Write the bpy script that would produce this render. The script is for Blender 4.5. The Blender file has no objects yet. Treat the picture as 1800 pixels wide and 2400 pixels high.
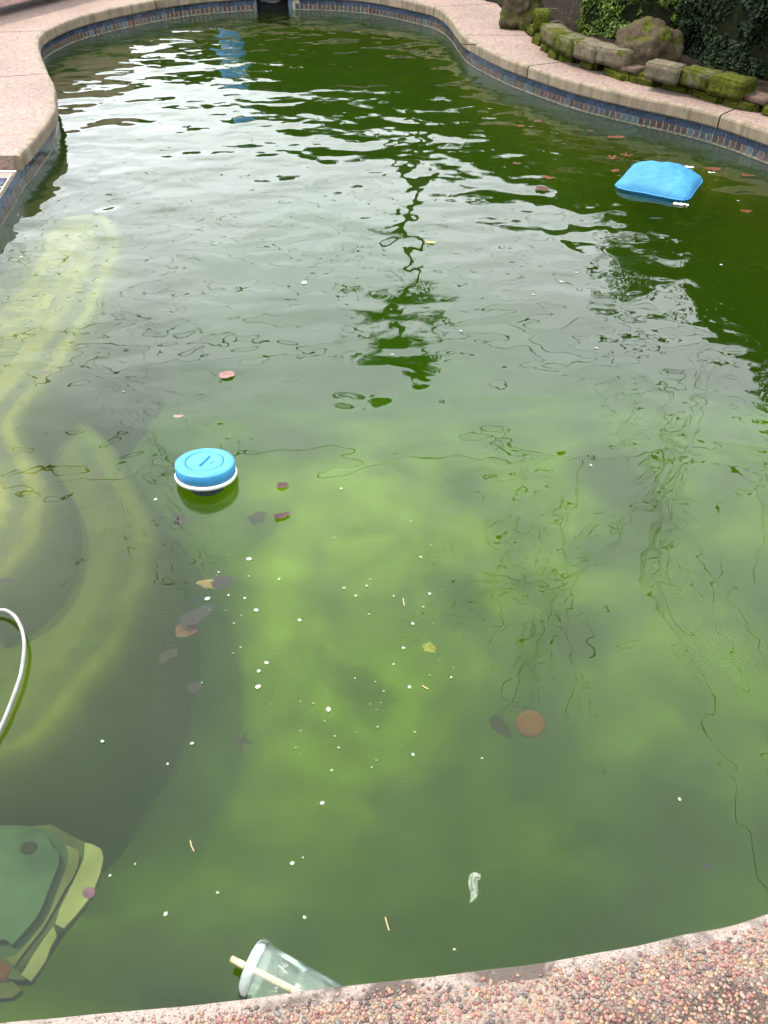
import bpy, bmesh, math, random
from mathutils import Vector, Matrix, noise
random.seed(7)
R = math.radians
SC = bpy.context.scene
C = SC.collection

# ------------------------------------------------------------------ camera, sky, sun, exposure
CAM_H, PITCH, FPX = 1.65, R(41), 2000.0          # metres above the water, downward pitch, focal length for a 1800x2400 frame
cam_d = bpy.data.cameras.new('camera'); cam = bpy.data.objects.new('camera', cam_d); C.objects.link(cam)
cam.location = (0, 0, CAM_H); cam.rotation_euler = (R(90) - PITCH, 0, 0)
cam_d.sensor_fit = 'VERTICAL'; cam_d.sensor_height = 36.0; cam_d.lens = 36.0 * FPX / 2400.0
cam_d.clip_start = 0.02; cam_d.clip_end = 2000
SC.camera = cam

SUN_EL, SUN_AZ = R(62), R(-72)                    # azimuth from +Y, negative = left
world = bpy.data.worlds.new('World'); SC.world = world; world.use_nodes = True
wn, wl = world.node_tree.nodes, world.node_tree.links
wn.clear()
w_out = wn.new('ShaderNodeOutputWorld'); w_bg = wn.new('ShaderNodeBackground'); w_bg.inputs['Strength'].default_value = 0.1
sky = wn.new('ShaderNodeTexSky'); sky.sky_type = 'NISHITA'; sky.sun_disc = False
sky.sun_elevation = SUN_EL; sky.sun_rotation = SUN_AZ
w_tc = wn.new('ShaderNodeTexCoord')
w_no = wn.new('ShaderNodeTexNoise'); w_no.inputs['Scale'].default_value = 2.2; w_no.inputs['Detail'].default_value = 5; w_no.inputs['Roughness'].default_value = 0.5
w_rp = wn.new('ShaderNodeValToRGB')
w_rp.color_ramp.elements[0].position = 0.25; w_rp.color_ramp.elements[0].color = (0.80, 0.80, 0.80, 1)
w_rp.color_ramp.elements[1].position = 0.7; w_rp.color_ramp.elements[1].color = (1, 1, 1, 1)
w_mx = wn.new('ShaderNodeMixRGB'); w_mx.inputs['Color2'].default_value = (21.3, 22.6, 23.6, 1)   # thin bright cloud sheet
w_mp = wn.new('ShaderNodeMapping'); w_mp.inputs['Location'].default_value = (0, 0, 0)
w_n2 = wn.new('ShaderNodeTexNoise'); w_n2.inputs['Scale'].default_value = 1.5; w_n2.inputs['Detail'].default_value = 3
w_r2 = wn.new('ShaderNodeValToRGB')                                # thicker and thinner parts of the cloud sheet
w_r2.color_ramp.elements[0].position = 0.32; w_r2.color_ramp.elements[0].color = (15.5, 16.8, 18.2, 1)
w_r2.color_ramp.elements[1].position = 0.66; w_r2.color_ramp.elements[1].color = (28.8, 30.2, 31.0, 1)
wl.new(w_tc.outputs['Generated'], w_mp.inputs['Vector']); wl.new(w_mp.outputs[0], w_n2.inputs['Vector']); wl.new(w_n2.outputs['Fac'], w_r2.inputs['Fac']); 
w_xyz = wn.new('ShaderNodeSeparateXYZ'); wl.new(w_tc.outputs['Generated'], w_xyz.inputs[0])
w_mr = wn.new('ShaderNodeMapRange'); w_mr.inputs['From Min'].default_value = 0.0; w_mr.inputs['From Max'].default_value = 1.0; w_mr.inputs['To Min'].default_value = 0.80; w_mr.inputs['To Max'].default_value = 1.14
wl.new(w_xyz.outputs['Z'], w_mr.inputs['Value'])
w_sc = wn.new('ShaderNodeVectorMath'); w_sc.operation = 'SCALE'; wl.new(w_r2.outputs['Color'], w_sc.inputs[0]); wl.new(w_mr.outputs[0], w_sc.inputs['Scale'])
wl.new(w_sc.outputs[0], w_mx.inputs['Color2'])
wl.new(w_tc.outputs['Generated'], w_no.inputs['Vector']); wl.new(w_no.outputs['Fac'], w_rp.inputs['Fac'])
wl.new(w_rp.outputs['Color'], w_mx.inputs['Fac']); wl.new(sky.outputs['Color'], w_mx.inputs['Color1'])
wl.new(w_mx.outputs['Color'], w_bg.inputs['Color']); wl.new(w_bg.outputs['Background'], w_out.inputs['Surface'])

sun_d = bpy.data.lights.new('sun', 'SUN'); sun_d.energy = 2.8; sun_d.angle = R(4.0); sun_d.color = (1.0, 0.90, 0.76)
sun = bpy.data.objects.new('sun', sun_d); C.objects.link(sun)
sun_dir = Vector((math.sin(SUN_AZ) * math.cos(SUN_EL), math.cos(SUN_AZ) * math.cos(SUN_EL), math.sin(SUN_EL)))
sun.rotation_euler = (-sun_dir).to_track_quat('-Z', 'Y').to_euler(); sun.location = sun_dir * 30

SC.view_settings.view_transform = 'Standard'; SC.view_settings.look = 'None'
SC.view_settings.exposure = 1.0; SC.view_settings.gamma = 1.0
SC.render.engine = 'CYCLES'
cy = SC.cycles
cy.use_adaptive_sampling = False; cy.use_denoising = True; cy.denoising_input_passes = 'RGB'
cy.max_bounces = 10; cy.diffuse_bounces = 3; cy.glossy_bounces = 4; cy.transmission_bounces = 6; cy.volume_bounces = 2; cy.transparent_max_bounces = 24
cy.sample_clamp_indirect = 6.0
cy.caustics_reflective = False

# ------------------------------------------------------------------ helpers
_c, _s = math.cos(PITCH), math.sin(PITCH)
def at(px, py, z=0.0):
    """point of the horizontal plane at height z that the photograph (1800x2400) shows at px, py"""
    u, v = (px - 900) / FPX, (py - 1200) / FPX
    d = (u, _c - v * _s, -_s - v * _c)
    t = (z - CAM_H) / d[2]
    return Vector((d[0] * t, d[1] * t, z))

def tag(o, label=None, cat=None, group=None, kind=None):
    if label: o['label'] = label
    if cat: o['category'] = cat
    if group: o['group'] = group
    if kind: o['kind'] = kind
    return o

def empty(name, loc=(0, 0, 0), rot=(0, 0, 0)):
    o = bpy.data.objects.new(name, None); o.location = loc; o.rotation_euler = rot
    o.empty_display_size = 0.1; C.objects.link(o); return o

def mesh(name, verts, faces, mats, parent=None, midx=None, smooth=False, loc=None, rot=None):
    me = bpy.data.meshes.new(name); me.from_pydata([tuple(v) for v in verts], [], faces)
    for m in (mats if isinstance(mats, (list, tuple)) else [mats]): me.materials.append(m)
    if midx is not None: me.polygons.foreach_set('material_index', midx)
    if smooth: me.polygons.foreach_set('use_smooth', [True] * len(me.polygons))
    me.update()
    return inst(name, me, parent, loc, rot)

def inst(name, me, parent=None, loc=None, rot=None):
    o = bpy.data.objects.new(name, me); C.objects.link(o)
    if parent is not None: o.parent = parent
    if loc is not None: o.location = loc
    if rot is not None: o.rotation_euler = rot
    return o

def bmobj(name, bm, mats, parent=None, smooth=False, loc=None, rot=None):
    me = bpy.data.meshes.new(name)
    bmesh.ops.recalc_face_normals(bm, faces=bm.faces)
    bm.to_mesh(me); bm.free()
    for m in (mats if isinstance(mats, (list, tuple)) else [mats]): me.materials.append(m)
    if smooth: me.polygons.foreach_set('use_smooth', [True] * len(me.polygons))
    return inst(name, me, parent, loc, rot)

def box_bm(bm, cx, cy_, cz, sx, sy, sz, bev=0.0, rotz=0.0):
    r = bmesh.ops.create_cube(bm, size=1.0)
    vs = r['verts']
    bmesh.ops.scale(bm, vec=(sx, sy, sz), verts=vs)
    if rotz: bmesh.ops.rotate(bm, cent=(0, 0, 0), matrix=Matrix.Rotation(rotz, 3, 'Z'), verts=vs)
    bmesh.ops.translate(bm, vec=(cx, cy_, cz), verts=vs)
    if bev:
        es = list({e for v in vs for e in v.link_edges})
        bmesh.ops.bevel(bm, geom=es, offset=bev, segments=2, affect='EDGES')

def lathe(prof, n=48, a0=0.0):
    vs, fs = [], []
    for r, z in prof:
        for k in range(n):
            a = a0 + 2 * math.pi * k / n
            vs.append((r * math.cos(a), r * math.sin(a), z))
    for i in range(len(prof) - 1):
        for k in range(n):
            k2 = (k + 1) % n
            fs.append((i * n + k, i * n + k2, (i + 1) * n + k2, (i + 1) * n + k))
    return vs, fs

def tube(pts, rad, n=8, closed_ends=True):
    vs, fs = [], []
    pts = [Vector(p) for p in pts]
    m = len(pts)
    rads = rad if isinstance(rad, (list, tuple)) else [rad] * m
    up = Vector((0.13, 0.21, 0.97))
    for i, p in enumerate(pts):
        t = (pts[min(i + 1, m - 1)] - pts[max(i - 1, 0)]).normalized()
        a = t.cross(up)
        if a.length < 1e-4: a = t.cross(Vector((1, 0, 0)))
        a.normalize(); b = t.cross(a)
        for k in range(n):
            an = 2 * math.pi * k / n
            vs.append(p + (a * math.cos(an) + b * math.sin(an)) * rads[i])
    for i in range(m - 1):
        for k in range(n):
            k2 = (k + 1) % n
            fs.append((i * n + k, i * n + k2, (i + 1) * n + k2, (i + 1) * n + k))
    if closed_ends:
        fs.append(tuple(range(n - 1, -1, -1))); fs.append(tuple((m - 1) * n + k for k in range(n)))
    return vs, fs

def catmull(pts, sub=10, closed=False):
    out = []; n = len(pts)
    P = [Vector(p) for p in pts]
    for i in range(n if closed else n - 1):
        if closed: p0, p1, p2, p3 = P[(i - 1) % n], P[i], P[(i + 1) % n], P[(i + 2) % n]
        else: p0, p1, p2, p3 = P[max(i - 1, 0)], P[i], P[i + 1], P[min(i + 2, n - 1)]
        for k in range(sub):
            t = k / sub
            out.append(0.5 * ((2 * p1) + (p2 - p0) * t + (2 * p0 - 5 * p1 + 4 * p2 - p3) * t * t + (3 * p1 - p0 - 3 * p2 + p3) * t ** 3))
    if not closed: out.append(P[-1].copy())
    return out

# ------------------------------------------------------------------ materials
class NT:
    def __init__(s, name):
        s.m = bpy.data.materials.new(name); s.m.use_nodes = True
        s.n, s.l = s.m.node_tree.nodes, s.m.node_tree.links
        s.n.clear(); s.out = s.n.new('ShaderNodeOutputMaterial')
    def node(s, t, ins=None, **kw):
        nd = s.n.new(t)
        for k, v in kw.items(): setattr(nd, k, v)
        for k, v in (ins or {}).items():
            if isinstance(v, bpy.types.NodeSocket): s.l.new(v, nd.inputs[k])
            else: nd.inputs[k].default_value = v
        return nd
    def coords(s, kind='Object', scale=None):
        tc = s.node('ShaderNodeTexCoord').outputs[kind]
        if scale:
            tc = s.node('ShaderNodeMapping', {'Vector': tc, 'Scale': scale}).outputs[0]
        return tc
    def noise(s, co, scale, detail=4, rough=0.55, dist=0.0):
        return s.node('ShaderNodeTexNoise', {'Vector': co, 'Scale': scale, 'Detail': detail, 'Roughness': rough, 'Distortion': dist}).outputs['Fac']
    def ramp(s, fac, stops, interp='LINEAR'):
        r = s.node('ShaderNodeValToRGB', {'Fac': fac}); cr = r.color_ramp; cr.interpolation = interp
        while len(cr.elements) < len(stops): cr.elements.new(0.5)
        for e, (p, c) in zip(cr.elements, stops):
            e.position = p; e.color = (c if len(c) == 4 else (*c, 1)) if not isinstance(c, (int, float)) else (c, c, c, 1)
        return r.outputs['Color']
    def mix(s, f, a, b, mode='MIX'):
        return s.node('ShaderNodeMixRGB', {'Fac': f, 'Color1': a if not isinstance(a, tuple) or len(a) == 4 else (*a, 1), 'Color2': b if not isinstance(b, tuple) or len(b) == 4 else (*b, 1)}, blend_type=mode).outputs[0]
    def math(s, op, a, b=0.0, c=None):
        nd = s.node('ShaderNodeMath', operation=op)
        for i, v in enumerate((a, b) if c is None else (a, b, c)):
            if isinstance(v, bpy.types.NodeSocket): s.l.new(v, nd.inputs[i])
            else: nd.inputs[i].default_value = v
        return nd.outputs[0]
    def bump(s, h, dist=0.002, strength=1.0, normal=None):
        ins = {'Height': h, 'Distance': dist, 'Strength': strength}
        if normal is not None: ins['Normal'] = normal
        return s.node('ShaderNodeBump', ins).outputs[0]
    def principled(s, col, rough=0.6, normal=None, **kw):
        ins = {'Base Color': col if not isinstance(col, tuple) or len(col) == 4 else (*col, 1), 'Roughness': rough}
        if normal is not None: ins['Normal'] = normal
        for k, v in kw.items(): ins[k.replace('_', ' ')] = v
        p = s.node('ShaderNodeBsdfPrincipled', ins)
        s.l.new(p.outputs[0], s.out.inputs['Surface'])
        return s.m

def simple(name, col, rough=0.6, var=0.25, scale=20.0, bump=0.0, bscale=60.0, **kw):
    t = NT(name); co = t.coords()
    f = t.noise(co, scale, 5)
    dark = tuple(c * (1 - var) for c in col); lite = tuple(min(1, c * (1 + var)) for c in col)
    cc = t.ramp(f, [(0.3, dark), (0.7, lite)])
    nm = t.bump(t.noise(co, bscale, 4), bump) if bump else None
    return t.principled(cc, rough, nm, **kw)

def m_aggregate(name, base, dark, lite):
    t = NT(name); co = t.coords()
    v = t.node('ShaderNodeTexVoronoi', {'Vector': co, 'Scale': 85.0})
    sp = t.node('ShaderNodeSeparateColor', {'Color': v.outputs['Color']})
    cc = t.ramp(sp.outputs[0], [(0.0, dark), (0.35, base), (0.7, lite), (1.0, base)])
    peb = t.ramp(sp.outputs[1], [(0.0, (0.19, 0.105, 0.082)), (0.5, (0.18, 0.132, 0.108)), (0.8, (0.235, 0.188, 0.154)), (1, (0.088, 0.07, 0.06))])
    cc = t.mix(0.45, cc, peb)
    big = t.noise(co, 1.6, 5, 0.6)
    cc = t.mix(1.0, cc, t.ramp(big, [(0.3, (0.78, 0.76, 0.74)), (0.65, (1.06, 1.03, 1.02))]), 'MULTIPLY')
    mid = t.noise(co, 30, 3, 0.7)
    cc = t.mix(1.0, cc, t.ramp(mid, [(0.3, (0.80, 0.77, 0.76)), (0.7, (1.15, 1.13, 1.12))]), 'MULTIPLY')
    nm = t.bump(t.math('SUBTRACT', 1.0, v.outputs['Distance']), 0.003, 0.8)
    return t.principled(cc, 0.8, nm)
M_AGG = m_aggregate('exposed_aggregate', (0.150, 0.103, 0.084), (0.083, 0.056, 0.045), (0.20, 0.153, 0.129))

def m_concrete(name, base, streak=True):
    t = NT(name); co = t.coords()
    f = t.noise(co, 9, 6, 0.65); g = t.noise(co, 160, 3, 0.6)
    cc = t.ramp(f, [(0.28, tuple(c * 0.62 for c in base)), (0.5, base), (0.75, tuple(min(1, c * 1.25) for c in base))])
    if streak:
        st = t.noise(t.coords(scale=(26, 26, 1.3)), 1.0, 4, 0.6)
        cc = t.mix(1.0, cc, t.ramp(st, [(0.35, (0.62, 0.56, 0.47)), (0.6, (1, 1, 1))]), 'MULTIPLY')
    cc = t.mix(0.5, cc, t.mix(1.0, cc, t.ramp(g, [(0.3, (0.6, 0.6, 0.6)), (0.6, (1.15, 1.15, 1.15))]), 'MULTIPLY'))
    nm = t.bump(t.noise(co, 90, 5, 0.6), 0.002, 0.7)
    return t.principled(cc, 0.82, nm)
M_EDGE = m_concrete('coping_concrete', (0.158, 0.124, 0.085))
M_SPILL = m_concrete('spillway_concrete', (0.24, 0.18, 0.165), False)

def m_cement():
    t = NT('pebble_cement'); co = t.coords()
    v = t.node('ShaderNodeTexVoronoi', {'Vector': co, 'Scale': 420.0})
    sp = t.node('ShaderNodeSeparateColor', {'Color': v.outputs['Color']})
    cc = t.ramp(sp.outputs[0], [(0.0, (0.06, 0.04, 0.037)), (0.12, (0.14, 0.095, 0.083)), (0.3, (0.19, 0.15, 0.13)), (0.8, (0.22, 0.178, 0.155)), (1, (0.24, 0.205, 0.18))])
    d = t.noise(co, 7.0, 6, 0.65, 0.6)
    cc = t.mix(t.ramp(d, [(0.50, 0.0), (0.60, 0.85)]), cc, (0.035, 0.023, 0.017))
    nm = t.bump(t.noise(co, 500, 4, 0.6), 0.0012, 0.9)
    return t.principled(cc, 0.85, nm)
M_CEMENT = m_cement()
def m_mortar():
    t = NT('pebble_mortar'); co = t.coords()
    v = t.node('ShaderNodeTexVoronoi', {'Vector': co, 'Scale': 380.0}); sp = t.node('ShaderNodeSeparateColor', {'Color': v.outputs['Color']})
    pale = t.ramp(sp.outputs[0], [(0.0, (0.10, 0.07, 0.055)), (0.3, (0.17, 0.13, 0.105)), (1, (0.215, 0.175, 0.145))])
    dirt_and_shade = t.ramp(sp.outputs[1], [(0.0, (0.035, 0.026, 0.02)), (1, (0.085, 0.064, 0.049))])  # dirt plus the shade of eroded gaps between pebbles, put into the colour
    x = t.node('ShaderNodeSeparateXYZ', {'Vector': co}).outputs['X']
    ed = t.node('ShaderNodeAttribute', attribute_name='edge').outputs['Fac']
    rim = t.node('ShaderNodeMapRange', {'Value': ed, 'From Min': 0.03, 'From Max': 0.085, 'To Min': 0.30, 'To Max': 0.0}).outputs[0]
    k = t.math('SUBTRACT', t.math('ADD', t.noise(co, 6.0, 5, 0.65, 0.5), t.math('MULTIPLY', x, 0.10)), rim)
    return t.principled(t.mix(t.ramp(k, [(0.46, 0.0), (0.60, 1.0)]), pale, dirt_and_shade), 0.9, t.bump(t.noise(co, 480, 4, 0.6), 0.0012, 0.9), Specular_IOR_Level=0.2)
M_MORTAR = m_mortar()
PEB_COL = [(0.34, 0.16, 0.15), (0.42, 0.26, 0.22), (0.42, 0.32, 0.27), (0.20, 0.19, 0.20), (0.10, 0.08, 0.085), (0.46, 0.29, 0.17), (0.24, 0.10, 0.11), (0.46, 0.37, 0.28), (0.30, 0.18, 0.17), (0.42, 0.20, 0.17)]
M_PEB = [simple('pebble_stone_%s' % 'abcdefghij'[i], tuple(k * q for k, q in zip(c, (0.46, 0.41, 0.36))), 0.5, 0.3, 120) for i, c in enumerate(PEB_COL)]

def m_tile(name, col, rough=0.22):
    t = NT(name); co = t.coords()
    f = t.noise(co, 70, 5, 0.7)
    cc = t.ramp(f, [(0.3, tuple(c * 0.45 for c in col)), (0.55, col), (0.75, tuple(min(1, c * 1.7 + 0.02) for c in col))])
    oi = t.node('ShaderNodeObjectInfo').outputs['Random']
    cc = t.mix(1.0, cc, t.ramp(oi, [(0, (0.65, 0.65, 0.65)), (1, (1.3, 1.3, 1.3))]), 'MULTIPLY')
    return t.principled(cc, rough, t.bump(f, 0.001, 0.5), Specular_IOR_Level=0.25)
M_BRICKS = [m_tile('tile_' + n, c) for n, c in (('umber', (0.065, 0.042, 0.036)), ('slate', (0.06, 0.06, 0.066)), ('teal', (0.055, 0.08, 0.095)), ('rust', (0.10, 0.042, 0.026)), ('taupe', (0.075, 0.055, 0.052)), ('olive', (0.06, 0.05, 0.03)))]
M_BLUE = m_tile('tile_blue', (0.030, 0.044, 0.078), 0.25)
M_GROUT = simple('grout', (0.25, 0.21, 0.16), 0.85, 0.3, 40)
M_WALLTILE = m_tile('tile_waterline', (0.06, 0.075, 0.08), 0.3)

SEDIMENT_SHADE = [(200, 1880, 420, 220), (440, 1180, 210, 220), (450, 1390, 210, 220), (410, 1590, 240, 200), (300, 1730, 300, 200), (330, 2260, 600, 190), (1260, 1690, 230, 150), (1430, 1090, 130, 100), (1430, 1090, 110, 90), (1500, 1180, 150, 95), (1500, 1180, 130, 90), (1420, 1285, 120, 60), (1100, 1140, 110, 100), (1080, 1370, 100, 60), (1640, 1900, 300, 230), (1150, 2180, 700, 170), (620, 1250, 90, 70), (700, 1000, 200, 60), (1340, 1510, 120, 60)]  # sediment, plus painted shade across the near floor and around the disc
def m_plaster():
    """pool floor: yellow green algae with dark patches of sediment and painted shade"""
    t = NT('algae_plaster'); pos = t.node('ShaderNodeNewGeometry').outputs['Position']
    a = t.noise(pos, 1.3, 4, 0.5, 0.8); b = t.noise(pos, 2.9, 5, 0.6, 0.4); d = t.noise(pos, 8, 5, 0.6)
    cc = t.ramp(a, [(0.34, (0.15, 0.155, 0.045)), (0.48, (0.245, 0.24, 0.068)), (0.64, (0.345, 0.33, 0.088))])
    cc = t.mix(1.0, cc, t.ramp(b, [(0.35, (0.62, 0.66, 0.66)), (0.6, (1.08, 1.08, 1.0))]), 'MULTIPLY')
    cc = t.mix(1.0, cc, t.ramp(d, [(0.3, (0.82, 0.82, 0.82)), (0.65, (1.08, 1.08, 1.08))]), 'MULTIPLY')
    wob = t.node('ShaderNodeTexNoise', {'Vector': pos, 'Scale': 3.0, 'Detail': 4.0}).outputs['Color']
    wob = t.node('ShaderNodeVectorMath', {0: wob, 1: (0.5, 0.5, 0.5)}, operation='SUBTRACT').outputs[0]
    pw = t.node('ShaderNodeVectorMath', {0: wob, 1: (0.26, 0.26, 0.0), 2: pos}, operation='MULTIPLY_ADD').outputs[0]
    for x, y, rx, ry in SEDIMENT_SHADE:
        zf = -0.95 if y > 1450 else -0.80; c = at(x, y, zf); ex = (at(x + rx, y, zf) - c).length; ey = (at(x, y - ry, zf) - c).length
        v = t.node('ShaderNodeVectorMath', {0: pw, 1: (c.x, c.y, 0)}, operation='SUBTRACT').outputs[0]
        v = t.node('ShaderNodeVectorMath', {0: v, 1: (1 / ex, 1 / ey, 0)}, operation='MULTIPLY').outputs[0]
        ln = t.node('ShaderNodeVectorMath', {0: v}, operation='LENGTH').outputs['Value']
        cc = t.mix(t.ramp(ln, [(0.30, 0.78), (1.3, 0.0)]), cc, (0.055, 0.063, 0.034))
    return t.principled(cc, 0.9, None, Specular_IOR_Level=0.0)
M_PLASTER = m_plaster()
def m_step(name, a, b):
    t = NT(name); co = t.coords()
    f = t.noise(co, 3.2, 6, 0.62, 0.5); g = t.noise(co, 22, 5, 0.6); h = t.noise(co, 7.5, 5, 0.65, 0.8)
    cc = t.ramp(f, [(0.3, a), (0.62, b)])
    cc = t.mix(1.0, cc, t.ramp(g, [(0.3, (0.72, 0.72, 0.7)), (0.65, (1.1, 1.1, 1.1))]), 'MULTIPLY')
    cc = t.mix(t.ramp(h, [(0.40, 0.65), (0.58, 0.0)]), cc, (0.05, 0.056, 0.03))
    return t.principled(cc, 0.9, None, Specular_IOR_Level=0.0)
M_STEP = m_step('algae_step', (0.085, 0.082, 0.045), (0.15, 0.14, 0.065))
M_STEP2 = m_step('algae_lower_step', (0.038, 0.046, 0.02), (0.085, 0.088, 0.035))
M_RISER = m_step('algae_riser', (0.03, 0.036, 0.02), (0.09, 0.09, 0.035))

def m_water():
    t = NT('green_water'); co = t.coords()
    xyz = t.node('ShaderNodeSeparateXYZ', {'Vector': co})
    def nz(sc, detail, dist=0.0, scale=(1, 1, 1), rot=0.0):
        mp = t.node('ShaderNodeMapping', {'Vector': co, 'Scale': scale, 'Rotation': (0, 0, rot)}).outputs[0]
        return t.noise(mp, sc, detail, 0.5, dist)
    far = t.node('ShaderNodeMapRange', {'Value': xyz.outputs['Y'], 'From Min': 1.7, 'From Max': 5.0, 'To Min': 0.17, 'To Max': 1.45}).outputs[0]
    h3s = 0.0007
    h1 = nz(2.5, 1.0, 0.35, (0.95, 1.15, 1), 0.2)
    h2 = nz(6.5, 1.0, 0.2, (0.95, 1.1, 1), -0.2)
    h3 = nz(11.0, 1.0, 0.4)
    h = t.math('ADD', t.math('MULTIPLY', h1, 0.0185), t.math('MULTIPLY', h2, 0.0052))
    h = t.math('ADD', t.math('MULTIPLY', h, far), t.math('MULTIPLY', h3, h3s))
    nm = t.bump(h, 1.0, 1.0)
    bf = t.node('ShaderNodeNewGeometry').outputs['Backfacing']
    ior = t.node('ShaderNodeMapRange', {'Value': bf, 'To Min': 1.333, 'To Max': 1 / 1.333}).outputs[0]
    fr = t.node('ShaderNodeFresnel', {'IOR': ior, 'Normal': nm}).outputs[0]
    gl = t.node('ShaderNodeBsdfGlossy', {'Color': (1, 1, 1, 1), 'Roughness': 0.0, 'Normal': nm}).outputs[0]
    tr = t.node('ShaderNodeBsdfTransparent', {'Color': (1, 1, 1, 1)}).outputs[0]
    mx = t.node('ShaderNodeMixShader', {'Fac': fr, 1: tr, 2: gl}).outputs[0]
    t.l.new(mx, t.out.inputs['Surface'])
    va = t.node('ShaderNodeVolumeAbsorption', {'Color': (0.62, 0.75, 0.0, 1), 'Density': 2.6}).outputs[0]
    vs = t.node('ShaderNodeVolumeScatter', {'Color': (0.60, 1.0, 0.14, 1), 'Density': 0.060, 'Anisotropy': 0.1}).outputs[0]
    t.l.new(t.node('ShaderNodeAddShader', {0: va, 1: vs}).outputs[0], t.out.inputs['Volume'])
    return t.m
M_WATER = m_water()

def m_leaf(name, col, rough=0.4, trans=0.25, var=0.5, spec=0.22):
    t = NT(name); co = t.coords()
    f = t.noise(co, 14, 3)
    g = t.node('ShaderNodeNewGeometry').outputs['Random Per Island']
    cc = t.ramp(g, [(0.0, tuple(c * (1 - var) for c in col)), (0.6, col), (1.0, tuple(min(1, c * (1 + var * 1.2)) for c in col))])
    cc = t.mix(1.0, cc, t.ramp(f, [(0.3, (0.75, 0.75, 0.75)), (0.7, (1.15, 1.15, 1.15))]), 'MULTIPLY')
    p = t.node('ShaderNodeBsdfPrincipled', {'Base Color': cc, 'Roughness': rough, 'Specular IOR Level': spec})
    tl = t.node('ShaderNodeBsdfTranslucent', {'Color': cc})
    t.l.new(t.node('ShaderNodeMixShader', {'Fac': trans, 1: p.outputs[0], 2: tl.outputs[0]}).outputs[0], t.out.inputs['Surface'])
    return t.m
M_BOX = m_leaf('boxwood_leaf', (0.065, 0.105, 0.011), 0.42, 0.2, 0.65)
M_DARKLEAF = m_leaf('dark_leaf', (0.0075, 0.015, 0.0045), 0.5, 0.04, 0.6, 0.10)
M_TREELEAF = m_leaf('tree_leaf', (0.014, 0.028, 0.006), 0.55, 0.10, 0.5)
M_BRANCH = simple('bark', (0.05, 0.038, 0.028), 0.9, 0.4, 25, 0.004, 60, Specular_IOR_Level=0.05)
M_SHADECORE = simple('hedge_core_shade', (0.010, 0.012, 0.006), 0.95, 0.4, 30, Specular_IOR_Level=0.0)  # near-black colour standing for the shade inside a shrub
M_SOIL = simple('soil', (0.014, 0.011, 0.008), 0.95, 0.5, 12, 0.02, 30, Specular_IOR_Level=0.05)
M_GROUND = simple('garden_ground', (0.10, 0.095, 0.055), 0.95, 0.45, 1.2, 0.03, 8, Specular_IOR_Level=0.05)

def m_block(name, base, moss_amt):
    t = NT(name); co = t.coords('Object')
    g = t.node('ShaderNodeNewGeometry'); pos = g.outputs['Position']
    f = t.noise(pos, 26, 5, 0.65); s = t.noise(pos, 150, 3, 0.6)
    cc = t.ramp(f, [(0.3, tuple(c * 0.55 for c in base)), (0.55, base), (0.8, tuple(c * 1.45 for c in base))])
    cc = t.mix(t.ramp(s, [(0.66, 0.0), (0.73, 0.8)]), cc, (0.34, 0.30, 0.24))
    nz = t.node('ShaderNodeSeparateXYZ', {'Vector': g.outputs['Normal']}).outputs['Z']
    m = t.noise(pos, 9, 5, 0.65, 0.4)
    k = t.ramp(m, [(0.62 - moss_amt * 0.34, 0.0), (0.70 - moss_amt * 0.34, 1.0)])
    moss = t.ramp(t.noise(pos, 60, 4, 0.7), [(0.3, (0.014, 0.018, 0.003)), (0.55, (0.048, 0.055, 0.006)), (0.75, (0.11, 0.11, 0.014))])
    cc = t.mix(k, cc, moss)
    hb = t.math('ADD', t.math('MULTIPLY', f, 0.6), t.math('MULTIPLY', t.noise(pos, 190, 3, 0.7), 0.4))
    return t.principled(cc, 0.92, t.bump(hb, 0.012, 0.9), Specular_IOR_Level=0.08)
M_BLOCKS = [m_block('weathered_block', (0.105, 0.088, 0.06), 0.15), m_block('part_mossy_block', (0.09, 0.08, 0.05), 0.5), m_block('mossy_block', (0.07, 0.06, 0.036), 1.0)]
M_FLATBRICK = simple('brick_clay', (0.08, 0.052, 0.04), 0.9, 0.3, 30, 0.003, 80, Specular_IOR_Level=0.1)
M_BOULDER = m_block('boulder_rock', (0.05, 0.038, 0.024), 0.35)
M_WOOD = None
def m_wood():
    t = NT('weathered_wood'); co = t.coords(scale=(1.5, 14, 14))
    f = t.noise(co, 4, 6, 0.65, 0.6)
    cc = t.ramp(f, [(0.25, (0.13, 0.075, 0.06)), (0.5, (0.27, 0.17, 0.145)), (0.75, (0.40, 0.28, 0.25))])
    return t.principled(cc, 0.75, t.bump(f, 0.003, 0.6))
M_WOOD = m_wood()
M_BLUEPL = simple('blue_plastic', (0.033, 0.19, 0.36), 0.42, 0.22, 14, 0.0008, 120, Specular_IOR_Level=0.3)
M_BLUEDK = simple('blue_plastic_side', (0.02, 0.17, 0.42), 0.35, 0.12, 18)
M_WHITEPL = simple('white_plastic', (0.72, 0.69, 0.66), 0.4, 0.08, 25)
M_BASKET = simple('basket_plastic', (0.05, 0.08, 0.11), 0.5, 0.3, 30)
M_BLACK = simple('black_void', (0.006, 0.006, 0.007), 0.6, 0.3, 20, Specular_IOR_Level=0.1)
M_GREYPL = simple('grey_plastic', (0.16, 0.16, 0.16), 0.5, 0.2, 20)

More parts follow.
